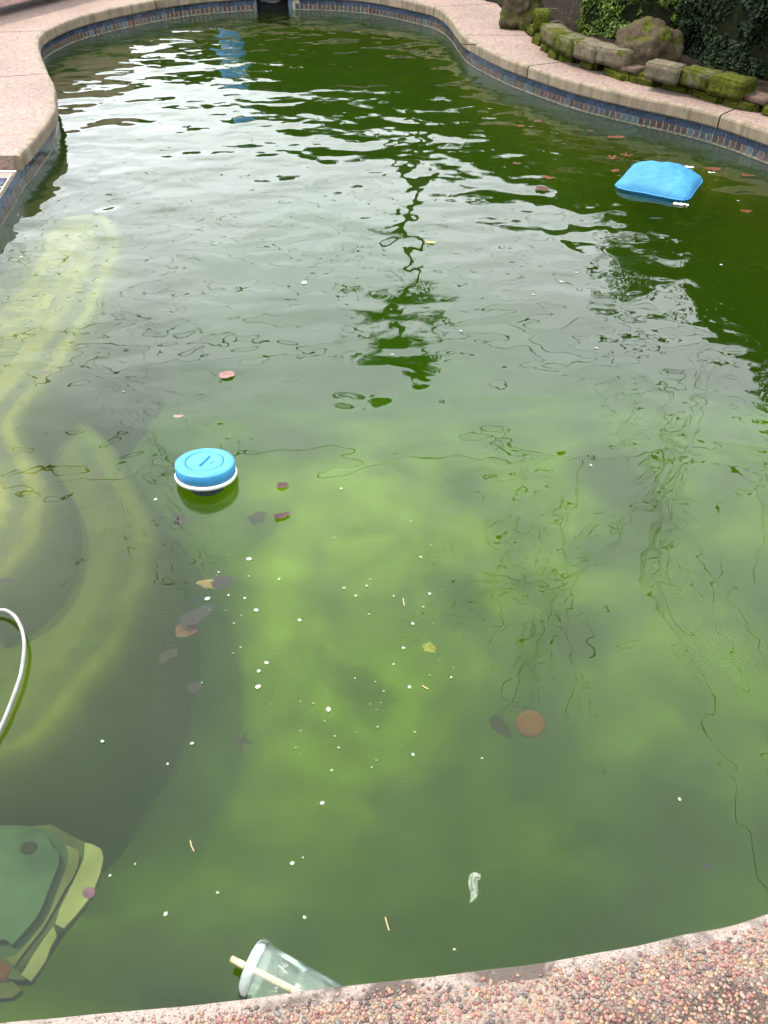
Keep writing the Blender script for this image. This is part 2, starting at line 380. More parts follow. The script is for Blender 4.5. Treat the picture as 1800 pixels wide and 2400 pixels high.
# ------------------------------------------------------------------ pool outline (edge of the deck, z = DECK)
DECK, COPE = 0.165, 0.09
CTRL = [(-1.86, 4.48), (-1.868, 4.78), (-1.90, 5.22), (-1.975, 5.50), (-2.065, 5.79), (-2.19, 6.08), (-2.34, 6.45), (-2.455, 6.75), (-2.535, 7.03),
        (-2.55, 7.24), (-2.525, 7.43), (-2.46, 7.68), (-2.32, 7.95), (-2.15, 8.18), (-1.96, 8.40), (-1.78, 8.57), (-1.49, 8.735), (-1.1, 8.85), (-0.65, 8.86), (-0.27, 8.76),
        (-0.05, 8.62), (0.22, 8.36), (0.42, 8.10), (0.515, 7.74), (0.553, 7.38), (0.60, 7.03), (0.71, 6.72), (0.83, 6.45), (0.966, 6.216), (1.22, 5.85), (1.5, 5.565), (1.725, 5.37),
        (1.925, 5.158), (2.10, 4.87), (2.35, 4.40), (2.50, 3.8), (2.52, 3.1), (2.36, 2.4), (2.0, 1.7), (1.5, 1.14), (1.05, 0.82), (0.663, 0.661), (0.492, 0.623), (0.288, 0.585),
        (-0.06, 0.545), (-0.441, 0.504), (-0.9, 0.49), (-1.4, 0.60), (-1.85, 0.95), (-2.15, 1.5), (-2.2, 2.1), (-2.05, 2.8), (-1.86, 3.35), (-1.80, 3.75), (-1.822, 4.10)]
_dense = catmull([(x, y, 0) for x, y in CTRL], 24, True)
# resample at even arc length
_L = [0.0]
for i in range(len(_dense)): _L.append(_L[-1] + (_dense[(i + 1) % len(_dense)] - _dense[i]).length)
TOTAL = _L[-1]
NS = int(TOTAL / 0.03)
OUT = []
j = 0
for i in range(NS):
    s = TOTAL * i / NS
    while _L[j + 1] < s: j += 1
    t = (s - _L[j]) / (_L[j + 1] - _L[j])
    OUT.append(_dense[j].lerp(_dense[(j + 1) % len(_dense)], t))
TAN = [(OUT[(i + 1) % NS] - OUT[i - 1]).normalized() for i in range(NS)]
NRM = [Vector((-t.y, t.x, 0)) for t in TAN]                     # outward (away from the water)
def near_idx(x, y):
    p = Vector((x, y, 0)); return min(range(NS), key=lambda i: (OUT[i] - p).length_squared)
def off(i, d, z=0.0):
    i %= NS; p = OUT[i] + NRM[i] * d; return Vector((p.x, p.y, z))
def along(s):
    """point, tangent, normal at arc length s"""
    f = (s / TOTAL * NS) % NS; i = int(f); t = f - i; k = (i + 1) % NS
    return OUT[i].lerp(OUT[k], t), TAN[i].lerp(TAN[k], t).normalized(), NRM[i].lerp(NRM[k], t).normalized()
STEP = TOTAL / NS

# ------------------------------------------------------------------ ground
def build_ground():
    vs, fs = [], []
    rings = [0.55, 1.2, 4.0]
    cen = Vector((0, 4.7, 0)); idx = list(range(0, NS, 6)); n = len(idx)
    for d in (0.30,):
        for i in idx: vs.append(off(i, d, 0.125))
    for k in (1.0, 1.6, 4, 20, 150):
        for i in idx:
            dr = (OUT[i] - cen).normalized()
            q = cen + dr * (5.2 * k); vs.append(Vector((q.x, q.y, 0.125)))
    for r in range(5):
        for a in range(n):
            b = (a + 1) % n
            fs.append((r * n + a, r * n + b, (r + 1) * n + b, (r + 1) * n + a))
    tag(mesh('ground', vs, fs, M_GROUND), kind='structure')
build_ground()

# ------------------------------------------------------------------ deck slabs with their cast edge
ANCH = [((-1.86, 4.48), (-3.8, 4.38)), ((-2.17, 6.05), (-3.8, 5.55)), ((-2.55, 7.24), (-3.9, 7.05)), ((-1.96, 8.40), (-3.4, 10.2)), ((-0.9, 8.87), (-0.9, 10.3)),
        ((0.42, 8.10), (0.95, 8.25)), ((0.585, 7.10), (1.07, 7.10)), ((0.966, 6.216), (1.30, 6.38)), ((1.5, 5.565), (1.72, 5.83)), ((1.925, 5.158), (2.15, 5.40)),
        ((2.45, 4.0), (2.9, 4.2)), ((2.5, 3.1), (3.1, 3.0)), ((1.5, 1.14), (2.4, 0.2)), ((0.663, 0.661), (0.95, -0.9)), ((-0.6, 0.488), (-0.8, -0.9)), ((-1.85, 0.95), (-3.0, 0.0)),
        ((-2.2, 2.1), (-3.6, 2.0)), ((-1.86, 3.35), (-3.6, 3.4))]
AI = [(near_idx(*a), Vector((*b, 0))) for a, b in ANCH]
AI[0] = (0, AI[0][1])
def outer(i):
    for k in range(len(AI) - 1):
        if AI[k][0] <= i <= AI[k + 1][0]:
            t = (i - AI[k][0]) / max(1, AI[k + 1][0] - AI[k][0]); return AI[k][1].lerp(AI[k + 1][1], t)
    return AI[-1][1]
deck = empty('pool_deck'); tag(deck, kind='structure')
def slab(i0, i1, near=False):
    GAP = 0.006
    prof_edge = [(0.030, DECK), (0.012, DECK - 0.0015), (0.004, DECK - 0.006), (0.0, DECK - 0.016), (0.0, COPE + 0.008), (0.004, COPE), (0.055, COPE)]
    wid = [0.030, 0.045, 0.06, 0.09, 0.16, 0.27, 0.42, 0.6, 0.8, 1.0]
    ids = list(range(i0, i1 + 1)); n = len(ids)
    top_v, top_f, ed_v, ed_f = [], [], [], []
    for k, i in enumerate(ids):
        ii = i % NS; o = outer(ii); p = OUT[ii]; nn = NRM[ii]; t = TAN[ii]
        sh = GAP if k == 0 else (-GAP if k == n - 1 else 0.0)
        full = (o - (p + nn * 0.030))
        dz = 0.0
        for w in wid:
            q = p + nn * 0.030 + full * ((w - 0.03) / 0.97) + t * sh
            top_v.append((q.x, q.y, DECK + dz))
        q = o + t * sh; top_v.append((q.x, q.y, 0.10))
        for d, z in prof_edge:
            wob = 0.0025 * noise.noise(Vector((p.x * 9, p.y * 9, z * 30)))
            q = p + nn * (d + (wob if d < 0.02 else 0)) + t * sh; ed_v.append((q.x, q.y, z))
    nw = len(wid) + 1; ne = len(prof_edge)
    for k in range(n - 1):
        for w in range(nw - 1): top_f.append((k * nw + w, (k + 1) * nw + w, (k + 1) * nw + w + 1, k * nw + w + 1))
        for w in range(ne - 1): ed_f.append((k * ne + w, k * ne + w + 1, (k + 1) * ne + w + 1, (k + 1) * ne + w))
    for k, rev in ((0, False), (n - 1, True)):                   # closing faces at the joints
        base = len(top_v); q0 = Vector(top_v[k * nw]); 
        for w in range(nw - 1): v = top_v[k * nw + w]; top_v.append((v[0], v[1], COPE))
        for w in range(nw - 2): 
            f = (k * nw + w, k * nw + w + 1, base + w + 1, base + w); top_f.append(f[::-1] if rev else f)
        f = tuple(k * ne + w for w in range(ne)); ed_f.append(f if rev else f[::-1])
    s = mesh('deck_slab', top_v, top_f, M_MORTAR if near else M_AGG, deck)
    if near:
        vals = [(wid + [1.0])[q % nw] for q in range(n * nw)] + [0.5] * (len(top_v) - n * nw)
        s.data.attributes.new('edge', 'FLOAT', 'POINT').data.foreach_set('value', vals)
    mesh('coping_edge', ed_v, ed_f, M_CEMENT if near else M_EDGE, s, smooth=False)
    return s
CUTS = [0, near_idx(-2.17, 6.05), near_idx(-2.55, 7.24), near_idx(-1.96, 8.40), near_idx(0.42, 8.10), near_idx(0.585, 7.10), near_idx(0.966, 6.216), near_idx(1.925, 5.158),
        near_idx(2.45, 4.0), near_idx(1.5, 1.14), near_idx(-1.4, 0.6), near_idx(-1.86, 3.35)]
slabs = [slab(CUTS[k], CUTS[k + 1], near=(k == 9)) for k in range(len(CUTS) - 1)]
# dark joint filler under the gaps
jv, jf = [], []
for c in CUTS[1:-1]:
    p, t = OUT[c], TAN[c]; o = outer(c)
    b = len(jv)
    for q, z in ((p + NRM[c] * 0.012, DECK - 0.012), (o, DECK - 0.012)):
        for sgn in (-1, 1): w = q + t * sgn * 0.012; jv.append((w.x, w.y, z))
    jf.append((b, b + 1, b + 3, b + 2))
mesh('joint_filler', jv, jf, M_BLACK, deck)

# spillway ledge on the left (lower than the deck)
spill = empty('spillway_ledge'); tag(spill, kind='structure')
i_sp0, i_sp1 = CUTS[-1], NS
sv, sf = [], []
ids = list(range(i_sp0, i_sp1 + 1))
for i in ids:
    for d, z in ((0.045, -0.05), (0.045, 0.083), (0.055, 0.087), (0.4, 0.09), (1.6, 0.09)):
        sv.append(off(i, d, z))
for k in range(len(ids) - 1):
    for w in range(4): sf.append((k * 5 + w, (k + 1) * 5 + w, (k + 1) * 5 + w + 1, k * 5 + w + 1))
mesh('ledge', sv, sf, M_SPILL, spill)
for r in range(3):
    for c in range(3):
        i = NS - 5 - r * 4
        p = off(i, 0.10 + c * 0.085, 0.0885)
        bm = bmesh.new(); box_bm(bm, 0, 0, 0, 0.080, 0.10, 0.008, 0.002)
        bmobj('tile', bm, [M_BLUE, M_WALLTILE, M_BLUE][(r + c) % 3], spill, loc=p, rot=(0, 0, math.atan2(NRM[i % NS].y, NRM[i % NS].x)))
capv, capf = tube([off(NS - k, 0.048, 0.089) for k in range(2, 26)], 0.006, 6)
mesh('edge_bead', capv, capf, M_GROUT, spill)

# ------------------------------------------------------------------ pool shell: tile wall, plaster wall, floor and steps
shell = empty('pool_basin'); tag(shell, kind='structure')
SET = 0.030                                                        # the wall stands back under the coping
SK0, SK1 = near_idx(-1.15, 8.84), near_idx(-0.875, 8.87)           # skimmer mouth
FLOOR = -1.0
vs, fs, mi = [], [], []
zs = [0.10, 0.004, -0.012, -0.13, FLOOR - 0.9]
for i in range(NS):
    for z in zs: vs.append(off(i, SET, z))
for i in range(NS):
    k = (i + 1) % NS
    for w in range(4):
        if SK0 <= i < SK1 and w < 3: continue
        fs.append((i * 5 + w, i * 5 + w + 1, k * 5 + w + 1, k * 5 + w)); mi.append([0, 1, 1, 2][w] if w < 4 else 2)
mesh('basin_wall', vs, fs, [M_GROUT, M_WALLTILE, M_RISER], shell, mi)
def fill_poly(name, pts, z, mat, parent, flip=False):
    bm = bmesh.new()
    v = [bm.verts.new((p.x, p.y, z)) for p in pts]
    f = bm.faces.new(v); bmesh.ops.triangulate(bm, faces=[f])
    return bmobj(name, bm, mat, parent)
def build_floor():
    bm = bmesh.new()
    bmesh.ops.create_grid(bm, x_segments=60, y_segments=100, size=0.5)
    for v in bm.verts:
        x, y = v.co.x * 6.4, 4.6 + v.co.y * 9.4
        z = FLOOR + 0.05 * noise.noise(Vector((x, y, 3))) - 0.55 * max(0.0, min(1.0, (y - 3.7) / 1.6)) + 0.10 * noise.noise(Vector((x * 0.6, y * 0.6, 9)))
        z += 0.22 * math.exp(-((y - 2.9) / 0.85) ** 2)
        dx = x - (-1.05 - 0.28 * (y - 1.6)); rise = max(0.0, min(1.0, (0.75 - dx) / 0.75)) if y < 3.6 else 0.0
        z += 0.06 * rise * rise * (3 - 2 * rise)
        v.co = (x, y, z)
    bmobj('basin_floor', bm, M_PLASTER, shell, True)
build_floor()

def m_step_edge(name, riser, nose, tile, tread):
    t = NT(name); pos = t.node('ShaderNodeNewGeometry').outputs['Position']
    d = t.node('ShaderNodeAttribute', attribute_name='edge').outputs['Fac']
    n1 = t.math('SUBTRACT', t.noise(pos, 9, 5, 0.65, 0.5), 0.5); n2 = t.math('SUBTRACT', t.noise(pos, 26, 4, 0.6), 0.5)
    e = t.math('ADD', d, t.math('ADD', t.math('MULTIPLY', n1, 0.085), t.math('MULTIPLY', n2, 0.03)))
    e = t.math('ADD', e, 0.3)
    cc = t.ramp(e, [(0.10, riser), (0.2, riser), (0.275, riser), (0.305, nose), (0.325, nose), (0.352, tile), (0.385, tile), (0.42, tread), (0.5, tread)])
    h = t.noise(pos, 5.0, 6, 0.65, 0.8)
    cc = t.mix(t.ramp(h, [(0.40, 0.6), (0.60, 0.0)]), cc, riser)
    cc = t.mix(1.0, cc, t.ramp(t.noise(pos, 3.0, 6, 0.6, 0.4), [(0.3, (0.65, 0.66, 0.66)), (0.65, (1.15, 1.13, 1.05))]), 'MULTIPLY')
    return t.principled(cc, 0.9, None, Specular_IOR_Level=0.0)
def step_shape(px_edge, z, close_pts, name, mat_top, mat_edge):
    edge = catmull([at(x, y, z) for x, y in px_edge], 6)
    for p in edge: p.z = z
    poly = edge + [Vector((x, y, z)) for x, y in close_pts]
    st = fill_poly(name, poly, z - 0.006, mat_top, shell)
    n = len(edge); prof = [(-0.125, -0.80), (-0.115, -0.42), (-0.10, -0.24), (-0.075, -0.115), (-0.045, -0.04), (-0.02, -0.009), (0.0, -0.001), (0.02, 0.0), (0.045, 0.0), (0.07, 0.0), (0.10, -0.001), (0.14, -0.002), (0.2, -0.0055)]
    m = len(prof); vs, fs, at_ = [], [], []
    for i, p in enumerate(edge):
        t = (edge[min(i + 1, n - 1)] - edge[max(i - 1, 0)]).normalized(); nn = Vector((t.y, -t.x, 0))
        wv = 0.012 * noise.noise(Vector((p.x * 6, p.y * 6, 1)))
        for d, dz in prof:
            q = p - nn * (d + wv); vs.append((q.x, q.y, z + dz)); at_.append(d)
    for i in range(n - 1):
        for w in range(m - 1): fs.append((i * m + w, i * m + w + 1, (i + 1) * m + w + 1, (i + 1) * m + w))
    o = mesh('step_edge', vs, fs, mat_edge, st, smooth=True)
    o.data.attributes.new('edge', 'FLOAT', 'POINT').data.foreach_set('value', at_)
    return st
M_EDGE1 = m_step_edge('upper_step_edge', (0.055, 0.06, 0.03), (0.112, 0.108, 0.046), (0.055, 0.058, 0.054), (0.118, 0.112, 0.056))
M_EDGE2 = m_step_edge('lower_step_edge', (0.060, 0.066, 0.032), (0.080, 0.082, 0.034), (0.050, 0.056, 0.04), (0.074, 0.078, 0.033))
S1 = [(20, 560), (120, 520), (190, 503), (241, 508), (266, 531), (271, 570), (259, 616), (238, 667), (220, 715), (187, 766), (163, 808), (133, 857), (96, 902), (60, 941), (30, 980), (33, 1020),
      (54, 1061), (76, 1094), (92, 1132), (95, 1164), (87, 1194), (76, 1243), (62, 1284), (41, 1313), (11, 1341), (-60, 1375)]
S1 = S1[::-1]
S2 = [(40, 880), (110, 940), (163, 977), (206, 1007), (244, 1048), (271, 1102), (298, 1153), (325, 1194), (342, 1248), (339, 1330), (331, 1373), (317, 1395), (304, 1430), (277, 1486), (258, 1526), (212, 1580),
      (190, 1605), (152, 1656), (114, 1708), (81, 1738), (27, 1760), (-60, 1790)]
S2 = S2[::-1]
step_shape(S1, -0.17, [(-2.15, 3.9), (-2.4, 3.0), (-2.5, 2.0)], 'pool_step', M_STEP, M_EDGE1)
step_shape(S2, -0.36, [(-2.2, 3.3), (-2.5, 2.0), (-2.2, 1.2)], 'pool_step', M_STEP2, M_EDGE2)

# waterline tiles: arched bricks below, blue glaze above
band = empty('tile_band'); tag(band, kind='structure')
PITCH_T = 0.0405; BH = 0.043; BZ = 0.006
def arch_mesh(name, w, h, rise, th, mat):
    pts = [(-w / 2, 0)] + [(w / 2, 0)] + [(w / 2 * math.cos(a), h - rise + rise * math.sin(a)) for a in [math.pi * k / 6 for k in range(7)]]
    n = len(pts)
    vs = [(x, 0, z) for x, z in pts] + [(x * 0.93, -th, z * 0.985 + 0.0004) for x, z in pts]
    fs = [tuple(range(n, 2 * n))] + [(k, (k + 1) % n, n + (k + 1) % n, n + k) for k in range(n)]
    me = bpy.data.meshes.new(name); me.from_pydata(vs, [], fs); me.materials.append(mat); me.update(); return me
BM_ = [arch_mesh('brick_tile', 0.0355, BH, 0.010, 0.0035, m) for m in M_BRICKS]
GM_ = arch_mesh('grout_arch', PITCH_T, BH + 0.004, 0.011, 0.0016, M_GROUT)
def blue_mesh():
    bm = bmesh.new(); box_bm(bm, 0, -0.001, 0, PITCH_T * 2 - 0.002, 0.003, 0.046, 0.0008)
    me = bpy.data.meshes.new('blue_tile'); bm.to_mesh(me); bm.free(); me.materials.append(M_BLUE); return me
BLM = blue_mesh()
s0 = (near_idx(-1.80, 3.78) - NS) * STEP; s1 = near_idx(2.14, 4.80) * STEP
gv, gf = [], []
k = 0; s = s0
nb = 0
while s < s1:
    i = int(s / STEP)
    if not (SK0 - 1 <= i <= SK1):
        p, t, nn = along(s); q = p + nn * (SET - 0.0005); ang = math.atan2(t.y, t.x) + math.pi
        r = random.random()
        me = BM_[0 if r < .3 else 1 if r < .5 else 2 if r < .66 else 3 if r < .72 else 4 if r < .93 else 5]
        inst('brick_tile', me, band, (q.x, q.y, BZ), (0, 0, ang + math.pi)); nb += 1
        M = Matrix.Translation((q.x, q.y, BZ - 0.002)) @ Matrix.Rotation(ang + math.pi, 4, 'Z')
        b = len(gv); gv += [tuple(M @ v.co) for v in GM_.vertices]; gf += [tuple(b + x for x in f.vertices) for f in GM_.polygons]
        if k % 2 == 0:
            p2, t2, n2 = along(s + PITCH_T / 2); q = p2 + n2 * (SET - 0.0003)
            inst('blue_tile', BLM, band, (q.x, q.y, 0.0655), (0, 0, math.atan2(t2.y, t2.x)))
    k += 1; s += PITCH_T
mesh('grout', gv, gf, M_GROUT, band)
print('bricks', nb)

sv_, sf_ = [], []
i0_, i1_ = near_idx(-1.80, 3.78) - NS, near_idx(2.14, 4.80)
for i in range(i0_, i1_ + 1):
    zt = 0.0045 + 0.0030 * noise.noise(Vector((OUT[i % NS].x * 9, OUT[i % NS].y * 9, 1)))
    sv_ += [off(i, SET - 0.0046, -0.006), off(i, SET - 0.0046, zt)]
for k in range(i1_ - i0_):
    if SK0 - 1 <= k + i0_ <= SK1: continue
    sf_.append((k * 2, k * 2 + 1, k * 2 + 3, k * 2 + 2))
mesh('waterline_scum', sv_, sf_, simple('scum', (0.13, 0.125, 0.085), 0.9, 0.6, 60), band)

# skimmer mouth in the far wall
ic = (SK0 + SK1) // 2
sk = empty('skimmer_opening', off(ic, SET, 0), (0, 0, math.atan2(TAN[ic].y, TAN[ic].x)))
tag(sk, 'dark rectangular skimmer mouth in the far tiled wall', 'skimmer')
w = (OUT[SK1] - OUT[SK0]).length
bm = bmesh.new()
for a in (-w / 2 + 0.006, w / 2 - 0.006): box_bm(bm, a * 1.1, 0.022, -0.02, 0.05, 0.056, 0.24)
box_bm(bm, 0, 0.052, -0.02, w, 0.006, 0.22); box_bm(bm, 0, 0.026, -0.127, w, 0.048, 0.008); box_bm(bm, 0, 0.026, 0.0855, w, 0.048, 0.006)
bmobj('housing', bm, M_BLACK, sk)
for a in (-w / 2 - 0.012, w / 2 + 0.012):
    bm = bmesh.new(); box_bm(bm, a, -0.004, 0.035, 0.036, 0.012, 0.105, 0.001); bmobj('frame_side', bm, M_BASKET, sk)
bm = bmesh.new(); box_bm(bm, -0.02, 0.036, 0.066, w * 0.62, 0.008, 0.012, 0.002); box_bm(bm, 0.0, 0.040, 0.054, w * 0.3, 0.008, 0.012, 0.002)
bmobj('weir_flap', bm, M_GREYPL, sk)

# water body
wp = [off(i, 0.06) for i in range(0, NS, 2)]
bm = bmesh.new()
tv = [bm.verts.new((p.x, p.y, 0.0)) for p in wp]; bv = [bm.verts.new((p.x, p.y, -2.1)) for p in wp]
bm.faces.new(tv); bm.faces.new(bv[::-1])
for i in range(len(wp)): bm.faces.new((tv[i - 1], tv[i], bv[i], bv[i - 1]))
bmesh.ops.triangulate(bm, faces=list(bm.faces))
tag(bmobj('water', bm, M_WATER), kind='structure')

# ------------------------------------------------------------------ garden bed, low block wall, boulders
bed_front = [(0.90, 8.6), (0.97, 8.2), (1.09, 7.75), (1.13, 7.5), (1.10, 7.14), (1.15, 6.8), (1.23, 6.58), (1.33, 6.36), (1.47, 6.17), (1.71, 5.86), (1.9, 5.68), (2.07, 5.49), (2.2, 5.33), (2.6, 4.8), (2.95, 4.2)]
bv_, bf_ = [], []
for x, y in bed_front: bv_ += [(x - 0.02, y - 0.01, 0.10), (x, y, 0.172), (x + 0.12, y + 0.12, 0.19), (x + 0.9, y + 0.7, 0.23), (x + 3, y + 2.5, 0.22)]
for k in range(len(bed_front) - 1):
    for w_ in range(4): bf_.append((k * 5 + w_, (k + 1) * 5 + w_, (k + 1) * 5 + w_ + 1, k * 5 + w_ + 1))
tag(mesh('garden_bed', bv_, bf_, M_SOIL), kind='structure')

gwall = empty('block_wall', (1.6, 6.1, 0.165)); tag(gwall, 'low dry stacked wall of mossy blocks between the deck and the hedge', 'garden wall')
gw_in = Matrix.Translation((-1.6, -6.1, -0.165))
def rough_block(L, Dp, Hh, seed, bev=0.018, cuts=3, amp=0.010):
    bm = bmesh.new(); box_bm(bm, 0, 0, 0, L, Dp, Hh, bev)
    bmesh.ops.subdivide_edges(bm, edges=list(bm.edges), cuts=cuts, use_grid_fill=True)
    for v in bm.verts:
        q = v.co * 1.0
        a = noise.noise_vector(q * 14 + Vector((seed, seed * 2, 0))) * amp + noise.noise_vector(q * 34 + Vector((seed, 0, seed))) * amp * 0.45
        v.co += a
    return bm
def block(px0, px1, ztop, Dp, Hh, mat, seed, bev=0.016, amp=0.009, name='block'):
    a, b = at(*px0, ztop), at(*px1, ztop)
    d = (b - a); L = d.length; d.normalize(); back = Vector((-d.y, d.x, 0))
    if back.y < 0: back = -back
    c = (a + b) / 2 + back * Dp / 2; c.z = ztop - Hh / 2
    bm = rough_block(max(L - 0.004, 0.03), Dp, Hh, seed, bev, amp=amp)
    o = bmobj(name, bm, mat, gwall, True, loc=gw_in @ c, rot=(random.uniform(-.02, .02), random.uniform(-.02, .02), math.atan2(d.y, d.x)))
    return o
LOW = [((1231, 55), (1256, 66), .225, 2), ((1243, 78), (1270, 88), .225, 2), ((1264, 92), (1284, 104), .225, 2), ((1280, 110), (1312, 120), .225, 2), ((1306, 118), (1353, 126), .225, 1), ((1355, 132), (1396, 143), .23, 2),
       ((1411, 148), (1468, 168), .225, 2), ((1470, 167), (1541, 182), .225, 2), ((1547, 180), (1620, 198), .225, 2), ((1622, 198), (1690, 220), .225, 2), ((1694, 220), (1776, 240), .225, 2), ((1786, 240), (1850, 256), .23, 2)]
for k, (a, b, z, m) in enumerate(LOW): block(a, b, z, 0.16, 0.085, M_BLOCKS[m], k * 3.1, 0.022, 0.014)
TOP = [((1254, 28), (1292, 29), .36, 2, .15, .13), ((1268, 54), (1302, 80), .325, 1, .15, .10), ((1302, 80), (1345, 95), .325, 1, .16, .10), ((1345, 94), (1397, 110), .325, 0, .16, .10), ((1397, 109), (1474, 123), .325, 0, .14, .10),
       ((1514, 146), (1592, 160), .32, 0, .13, .095), ((1594, 158), (1661, 176), .315, 1, .15, .09), ((1661, 175), (1745, 194), .315, 2, .16, .10)]
for k, (a, b, z, m, dp, hh) in enumerate(TOP): block(a, b, z, dp, hh, M_BLOCKS[m], 50 + k * 2.7, 0.006, 0.008)
block((1452, 153), (1494, 163), .245, 0.13, 0.03, M_FLATBRICK, 91, 0.004, 0.002, 'brick')
block((1252, 56), (1268, 66), .25, 0.16, 0.04, M_FLATBRICK, 93, 0.004, 0.002, 'brick')
block((1726, 217), (1792, 236), .24, 0.14, 0.03, M_FLATBRICK, 95, 0.004, 0.003, 'brick')

def boulder(name, loc, size, seed, label, mat=M_BOULDER):
    bm = bmesh.new(); bmesh.ops.create_icosphere(bm, subdivisions=5, radius=1.0)
    for v in bm.verts:
        d = v.co.normalized()
        r = 1.0 + 0.32 * noise.noise(d * 1.3 + Vector((seed, 0, 0))) + 0.16 * noise.noise(d * 2.9 + Vector((0, seed, 0))) + 0.06 * noise.noise(d * 8 + Vector((0, 0, seed)))
        r += 0.05 * abs(noise.noise(d * 5 + Vector((seed, seed, 1))))
        v.co = Vector((d.x * size[0], d.y * size[1], d.z * size[2])) * r
    return tag(bmobj(name, bm, mat, None, True, loc=loc), label, 'boulder')
b1 = at(1530, 125, 0.32); boulder('boulder', (b1.x + .01, b1.y + 0.20, 0.27), (0.215, 0.17, 0.185), 4.2, 'large rounded brown boulder resting between the block wall and the hedge')
b2 = at(1235, 30, 0.28); boulder('boulder', (b2.x - 0.02, b2.y + 0.12, 0.27), (0.15, 0.15, 0.19), 9.7, 'smaller grey boulder behind the far end of the block wall')

# ------------------------------------------------------------------ hedge and trees
def leaf_cloud(samples, size, mats, name, parent=None, asp=0.6, jit=0.35, up=0.35, kind=None):
    vs, fs, mi = [], [], []
    for p, nrm, sc in samples:
        n = (Vector(nrm) + Vector((random.gauss(0, .6), random.gauss(0, .6), random.gauss(0, .6) + up))).normalized()
        a = n.cross(Vector((random.gauss(0, 1), random.gauss(0, 1), random.gauss(0, 1)))).normalized(); b = n.cross(a)
        L = size * sc * random.uniform(0.7, 1.25); W = L * asp; p = Vector(p)
        k = len(vs)
        vs += [p - a * L * .5, p + b * W * .5 - n * W * .12, p + a * L * .5 - n * L * .10, p - b * W * .5 - n * W * .12, p + n * W * 0.08]
        fs += [(k, k + 4, k + 1), (k + 1, k + 4, k + 2), (k + 2, k + 4, k + 3), (k + 3, k + 4, k)]
        m = random.randrange(len(mats)); mi += [m] * 4
    return mesh(name, vs, fs, mats, parent, mi)
def bumpy(p, f, a): return a * noise.noise(Vector(p) * f)
def shrub(name, path, hgt, depth, nleaf, size, mat, label, seed):
    """hedge-like shrub along a front path; leaves on its front, top and ends"""
    pts = [Vector((x, y, 0)) for x, y in path]
    root = empty(name, (pts[0].x, pts[0].y, 0.2)); T = Vector((-pts[0].x, -pts[0].y, -0.2))
    fine = catmull([tuple(p) for p in pts], 12)
    n = len(fine); tn = [(fine[min(i + 1, n - 1)] - fine[max(i - 1, 0)]).normalized() for i in range(n)]
    bk = [Vector((-t.y, t.x, 0)) for t in tn]
    bk = [b if b.y + b.x > 0 else -b for b in bk]
    core_v, core_f = [], []
    prof = [(0.16, 0.0), (0.13, 0.35), (0.16, 0.75), (0.3, 0.9), (0.75, 0.9), (0.95, 0.6), (0.95, 0.0)]
    for i in range(n):
        h = hgt(i / (n - 1))
        e = 0.75 if i in (0, n - 1) else 1.0
        for d, z in prof:
            q = fine[i] + bk[i] * (depth * (0.5 + (d - 0.5) * e)); core_v.append(Vector((q.x, q.y, 0.19 + z * h * e)) + T)
    m = len(prof)
    for i in range(n - 1):
        for k in range(m - 1): core_f.append((i * m + k, (i + 1) * m + k, (i + 1) * m + k + 1, i * m + k + 1))
    core_f.append(tuple(range(m))); core_f.append(tuple((n - 1) * m + k for k in range(m - 1, -1, -1)))
    mesh('shade_core', core_v, core_f, M_SHADECORE, root)  # solid core added to stop light passing through the leaves
    sm = []
    for _ in range(nleaf):
        r = random.random(); f = random.random(); i = min(n - 2, int(f * (n - 1))); t = f * (n - 1) - i
        base = fine[i].lerp(fine[i + 1], t); b = bk[i]; h = hgt(f)
        if r < 0.66:
            zz = random.random() ** 0.9; d = 0.04 + 0.10 * (1 - zz) * 0.4; nr = -b
            p = base + b * depth * d; p.z = 0.20 + zz * h
        elif r < 0.9:
            d = random.random(); p = base + b * depth * d; p.z = 0.2 + h * (1 - 0.08 * abs(d - .5)); nr = Vector((0, 0, 1))
        else:
            e = random.choice((0, n - 1)); d = random.random(); p = fine[e] + bk[e] * depth * d; p.z = 0.2 + random.random() * hgt(e / (n - 1)); nr = (fine[0] - fine[1]).normalized() * (1 if e == 0 else -1)
        lump = bumpy((p.x, p.y, p.z + seed), 4.0, 0.12) + bumpy((p.x + 9, p.y, p.z), 11.0, 0.055)
        if noise.noise(Vector((p.x * 7, p.y * 7, p.z * 7 + seed))) < -0.30 and random.random() < 0.6: continue
        p = p + nr * (lump - 0.02 + random.uniform(-0.05, 0.02)) 
        sm.append((p + T, nr, 1.0))
    leaf_cloud(sm, size, [mat], 'foliage', root)
    for k in range(10):
        f = random.random(); i = int(f * (n - 1)); q = fine[i] + bk[i] * depth * 0.22
        a = Vector((q.x, q.y, 0.15)); tv_, tf_ = tube([a + T, a + T + Vector((random.uniform(-.06, .06), -.03, .25)), a + T + Vector((random.uniform(-.1, .1), -.02, .55))], [.008, .006, .003], 5)
        mesh('stem', tv_, tf_, M_BRANCH, root)
    return tag(root, label, 'shrub')
shrub('box_shrub', [(1.36, 7.0), (1.58, 6.76), (1.84, 6.55), (2.12, 6.38)], lambda f: 0.95 + 0.08 * math.sin(f * 9), 0.7, 30000, 0.030, M_BOX, 'yellow green small leaved shrub behind the block wall, left of the dark hedge', 3)
shrub('dark_hedge', [(1.92, 6.40), (2.04, 6.06), (2.20, 5.78), (2.46, 5.46), (2.9, 4.98), (3.45, 4.2), (3.7, 3.2)], lambda f: 1.0 + 0.75 * max(0, min(1, (f - 0.3) / 0.35)), 0.8, 75000, 0.032, M_DARKLEAF, 'dark glossy leaved hedge filling the upper right corner behind the boulder', 11)
